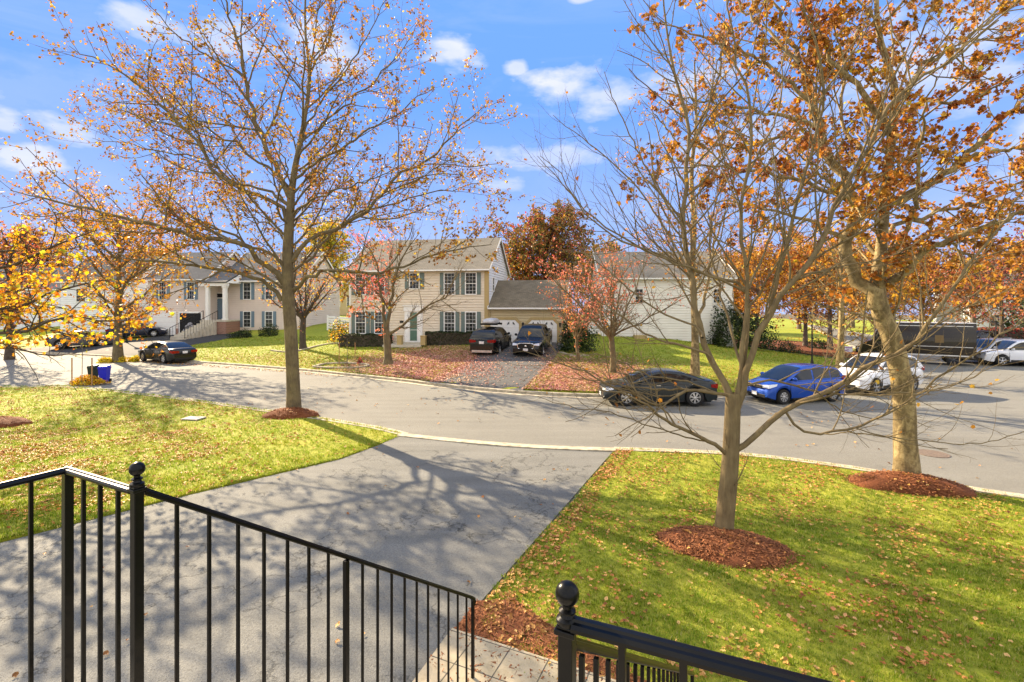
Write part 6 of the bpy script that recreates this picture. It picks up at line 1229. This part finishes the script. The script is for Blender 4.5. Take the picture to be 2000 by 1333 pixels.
shrub('large dark evergreen bush at the right end of the beige garage', 1124, 686, 1.25, 1.1, 2.5, 'lf_green', 4200, .12, 103)
shrub('wide dark green bush at the right end of the cream house', 1440, 680, 2.6, 1.3, 3.1, 'lf_green', 6500, .15, 104, mat2='hedge')
shrub('yellow-leaved bush left of the beige house hedge', 668, 668, 1.1, .9, 1.75, 'lf_green', 1800, .11, 105, mat2='lf_yellow')
shrub('round clipped bush before the pinkish house brick base', 526, 652, .85, .7, .95, 'hedge', 1500, .1, 106, D=44.5); shrub('low spreading bush beside the brick stair of the pinkish house', 472, 656, 1.1, .7, .7, 'hedge', 1400, .1, 107, D=44)
shrub('dark red hedge before the white house at the right', 1935, 672, 3.6, 1.2, 1.9, 'lf_crim', 5200, .14, 108, D=45, boxy=True, cat='hedge', name='hedge', mat2='lf_green')
shrub('orange chrysanthemum bed around the staked sapling', 172, 752, .95, .42, .38, 'mum_o', 1900, .08, 109, cat='flowers', name='flower_bed', z=.04, mat2='mum_y')
for px, py, w, lab, sd_ in ((206, 692, .5, 'yellow mums left of the orange maple trunk', 1), (236, 693, .38, 'yellow mums just right of the orange maple trunk', 2), (262, 688, .38, 'yellow mums farthest right below the orange maple', 3)):
    shrub(lab, px, py, w, .3, .38, 'mum_y', 700, .09, 110 + sd_, cat='flowers', name='flower_clump', group='yellow mums under the orange maple', D=33.8 + .3 * sd_)
shrub('tiny brown shrub on the leafy lawn before the beige house', 703, 712, .22, .2, .38, 'lf_crim', 260, .06, 115); shrub('small rounded dark shrub near the mulch island', 1540, 690, .9, .8, .9, 'lf_green', 900, .1, 116, D=38)
shrub('leafy brown plant on the lawn at the right of the cream house', 1600, 668, 1.0, .9, 1.0, 'lf_green', 900, .12, 117, D=42)
# ---------------------------------------------------------------- lamps, bins, signs, saplings
def lamp(label, px, D, Ht, seed=0):
    x = (px - CX) / F * D; z = float(H(x, D)); e = empty('street_lamp', (x, D, z), 0, label=label, cat='lamp post')
    mb = MB(); mb.lathe([(.09, 0), (.09, .25), (.055, .35), (.045, .5), (.04, Ht - .55), (.06, Ht - .53), (.06, Ht - .48), (.03, Ht - .45)], (0, 0, 0), 14); mb.build('post', M['black'], e, smooth=40)
    b, t = Ht - .42, Ht - .06; f = MB()
    for a in range(4):
        c = math.pi / 4 + a * math.pi / 2; d = c + math.pi / 2
        p0 = Vector((math.cos(c) * .13, math.sin(c) * .13, b)); p1 = Vector((math.cos(c) * .2, math.sin(c) * .2, t)); q1 = Vector((math.cos(d) * .2, math.sin(d) * .2, t)); q0 = Vector((math.cos(d) * .13, math.sin(d) * .13, b))
        f.bar(p0, p1, .018); f.bar(p1, q1, .02); f.bar(p0, q0, .02)
    f.lathe([(.27, t), (.27, t + .02), (.1, t + .15), (.03, t + .2), (.03, t + .26), (.005, t + .28)], (0, 0, 0), 4); f.lathe([(.05, b - .05), (.13, b - .01), (.13, b)], (0, 0, 0), 8); f.build('lantern_frame', M['black'], e)
    g_ = MB(); g_.lathe([(.12, b + .01), (.185, t - .01)], (0, 0, 0), 4); g_.v = [tuple(Matrix.Rotation(0, 3, 'Z') @ Vector(v)) for v in g_.v]; g_.f = g_.f[:4]; g_.build('lantern_glass', M['lampglass'], e)
lamp('black lantern post on the lawn behind the blue hatchback', 1586, 29.5, 3.15); lamp('black lantern post at the right before the crimson hedge', 1945, 41, 3.1); lamp('thin black lantern post left of the pinkish house garage', 247, 44, 2.6)
def bin_(label, px, py, mat, lid, hgt=1.05, w=.3, rot=.2, dz=0):
    x, y, z = G(px, py, z=.03); e = empty('wheelie_bin', (x, y, z), rot, label=label, cat='bin'); mb = MB()
    for z_, s in ((.04, .78), (.4, .88), (hgt - .12, 1.0), (hgt - .1, 1.07), (hgt - .05, 1.07)): mb.v += [(-w * s, -w * s * 1.1, z_), (w * s, -w * s * 1.1, z_), (w * s, w * s * 1.1, z_), (-w * s, w * s * 1.1, z_)]
    mb.f = [(i * 4 + k, i * 4 + (k + 1) % 4, i * 4 + 4 + (k + 1) % 4, i * 4 + 4 + k) for i in range(4) for k in range(4)] + [(3, 2, 1, 0)]; mb.build('body', M[mat], e, bevel=.015)
    l = MB(); l.add([(-w * 1.1, -w * 1.2, hgt - .05), (w * 1.1, -w * 1.2, hgt - .05), (w * 1.1, w * 1.25, hgt - .03), (-w * 1.1, w * 1.25, hgt - .03), (-w * .9, -w, hgt + .02), (w * .9, -w, hgt + .02), (w * .9, w, hgt + .05), (-w * .9, w, hgt + .05)], [(3, 2, 1, 0), (4, 5, 6, 7), (0, 1, 5, 4), (1, 2, 6, 5), (2, 3, 7, 6), (3, 0, 4, 7)]); l.build('lid', M[lid], e, bevel=.01)
    for s in (-1, 1): q = MB(); q.lathe([(.1, -.03), (.1, .03)], (s * w * .85, 0, 0), 16, 'y'); q.v = [(b_, a, c) for a, b_, c in q.v]; q = MB(); q.lathe([(.1, s * w * .8 - .03), (.1, s * w * .8 + .03)], (0, 0, 0), 16, 'y'); q.v = [(y_, x_ + w, z_ + .1) for x_, y_, z_ in q.v]; q.build('wheel', M['rubber'], e)
    h_ = MB(); h_.bar((-w * .9, w * 1.3, hgt - .08), (w * .9, w * 1.3, hgt - .08), .03); h_.build('handle', M[mat], e)
bin_('blue recycling bin beside the orange flower bed', 204, 748, 'bin', 'bin', .84, .19); bin_('dark bin standing left of the blue recycling bin', 182, 746, 'bin_d', 'bin_d', .82, .17, .1)
# staked saplings
def sapling(label, px, py, h, D=None, stakes=True, mat='lf_lime', n=60, z=None, seed=1):
    r = np.random.default_rng(seed); b = Vector(G(px, py)) if z is None else Vector(G(px, py, z=z)); e = empty('sapling', b, 0, label=label, cat='sapling'); mb = MB(); mb.tube([(0, 0, -.05), (.02, 0, h * .5), (0, .02, h)], [.018, .014, .006], 6)
    for k in range(7): a = k * 2.4; zz = h * (.55 + .06 * k); mb.tube([(0, 0, zz), (.28 * math.cos(a), .28 * math.sin(a), zz + .25)], [.007, .003], 4)
    mb.build('trunk', M['bark_grey'], e); p = np.stack([r.normal(0, .18, n), r.normal(0, .18, n), h * .8 + r.normal(0, h * .14, n)], 1); scatter('crown', KITE, KITE_F, p, rotmats(n, None, r), r.uniform(.06, .12, n), M[mat], e)
    if stakes:
        for s in (-1, 1): k = MB(); k.box(s * .5 - .02, s * .5 + .02, -.02, .02, -.1, 1.35); k.build('stake', M['wood'], e)
sapling('young staked sapling standing in the orange flower bed', 160, 752, 2.9, z=.04, mat='lf_lime', n=30, seed=3)
sapling('thin sapling nearer the yellow bush on the beige house lawn', 662, 706, 1.9, seed=4, stakes=False, mat='lf_yellow', n=50); sapling('bare thin sapling beside a stake on the beige house lawn', 678, 712, 1.5, seed=5, n=8)
# low stone edging rings
def edging(label, pts, w=.16, h=.09):
    pts = smoothline([G(*p)[:2] for p in pts], 4); mb = MB(); rr_ = random.Random(len(pts)); d = 0
    for i in range(len(pts) - 1):
        a, b_ = pts[i], pts[i + 1]; L = math.hypot(b_[0] - a[0], b_[1] - a[1]); n = max(1, int(L / .28))
        for k in range(n):
            t0, t1 = k / n, (k + .93) / n; p = Vector((a[0] + (b_[0] - a[0]) * t0, a[1] + (b_[1] - a[1]) * t0)); q = Vector((a[0] + (b_[0] - a[0]) * t1, a[1] + (b_[1] - a[1]) * t1)); mb.bar((p.x, p.y, float(H(p.x, p.y)) + h / 2), (q.x, q.y, float(H(q.x, q.y)) + h / 2), w * rr_.uniform(.85, 1.1), h * rr_.uniform(.9, 1.2))
    tag(mb.build('stone_edging', M['kerb']), label, 'edging')
edging('stone edging curving round the bed left of the beige house', [(530, 686), (560, 689), (590, 685), (625, 676), (660, 672), (720, 673)]); edging('small oval stone edging near the kerb on the beige house lawn', [(612, 718), (640, 712), (690, 711), (720, 716), (690, 720), (640, 720), (612, 718)])
edging('stone edging round the dark bush right of the garage', [(1095, 690), (1120, 697), (1150, 696)])
# cover plates
x, y, z = G(378, 818, z=.06); mb = MB(); mb.box(-.32, .32, -.22, .22, -.03, .012); o = mb.build('utility_cover', M['slab'], None, bevel=.01); o.location = (x, y, .08); o.rotation_euler = (0, 0, -.15); tag(o, 'pale flat utility cover slab in the left lawn', 'cover')
x, y, z = G(1820, 886, z=0); mb = MB(); mb.lathe([(.38, -.02), (.38, .004), (.34, .006), (.33, .002), (.31, .006), (.2, .007), (.02, .007)], (0, 0, 0), 28); o = mb.build('manhole_cover', M['iron_cover']); o.location = (x, y, 0); tag(o, 'round cast iron manhole cover in the road behind the thick trunk', 'manhole cover')
# yard signs at the corner
def sign(label, px, D, m, w=.6, hh=.42, band=None):
    x = (px - CX) / F * D; z = float(H(x, D)); e = empty('yard_sign', (x, D, z), R(-20), label=label, cat='sign'); mb = MB(); mb.box(-w / 2, w / 2, -.01, .01, .42, .42 + hh); mb.build('board', M[m], e); mb = MB(); [mb.bar((s * .18, .0, -.1), (s * .18, 0, .42), .012) for s in (-1, 1)]; mb.build('leg', M['alloy'], e)
    mb = MB(); [mb.box(-w * a, w * b, -.016, -.011, .42 + hh * c, .42 + hh * (c + .14)) for a, b, c in band]; mb.build('marking', M['signp' if m == 'signw' else 'signw'], e)
sign('white yard sign with purple marks by the side street', 1656, 36.2, 'signw', band=[(.4, -.05, .2), (.1, .12, .1), (.08, .1, .4), (.4, .4, .7)]); sign('dark yard sign with pale line just right of the white one', 1681, 36.0, 'signd', .64, .46, band=[(.42, .38, .62), (.3, .25, .3)])
# fallen twigs and leaves on the mulch rings, kerb side leaves
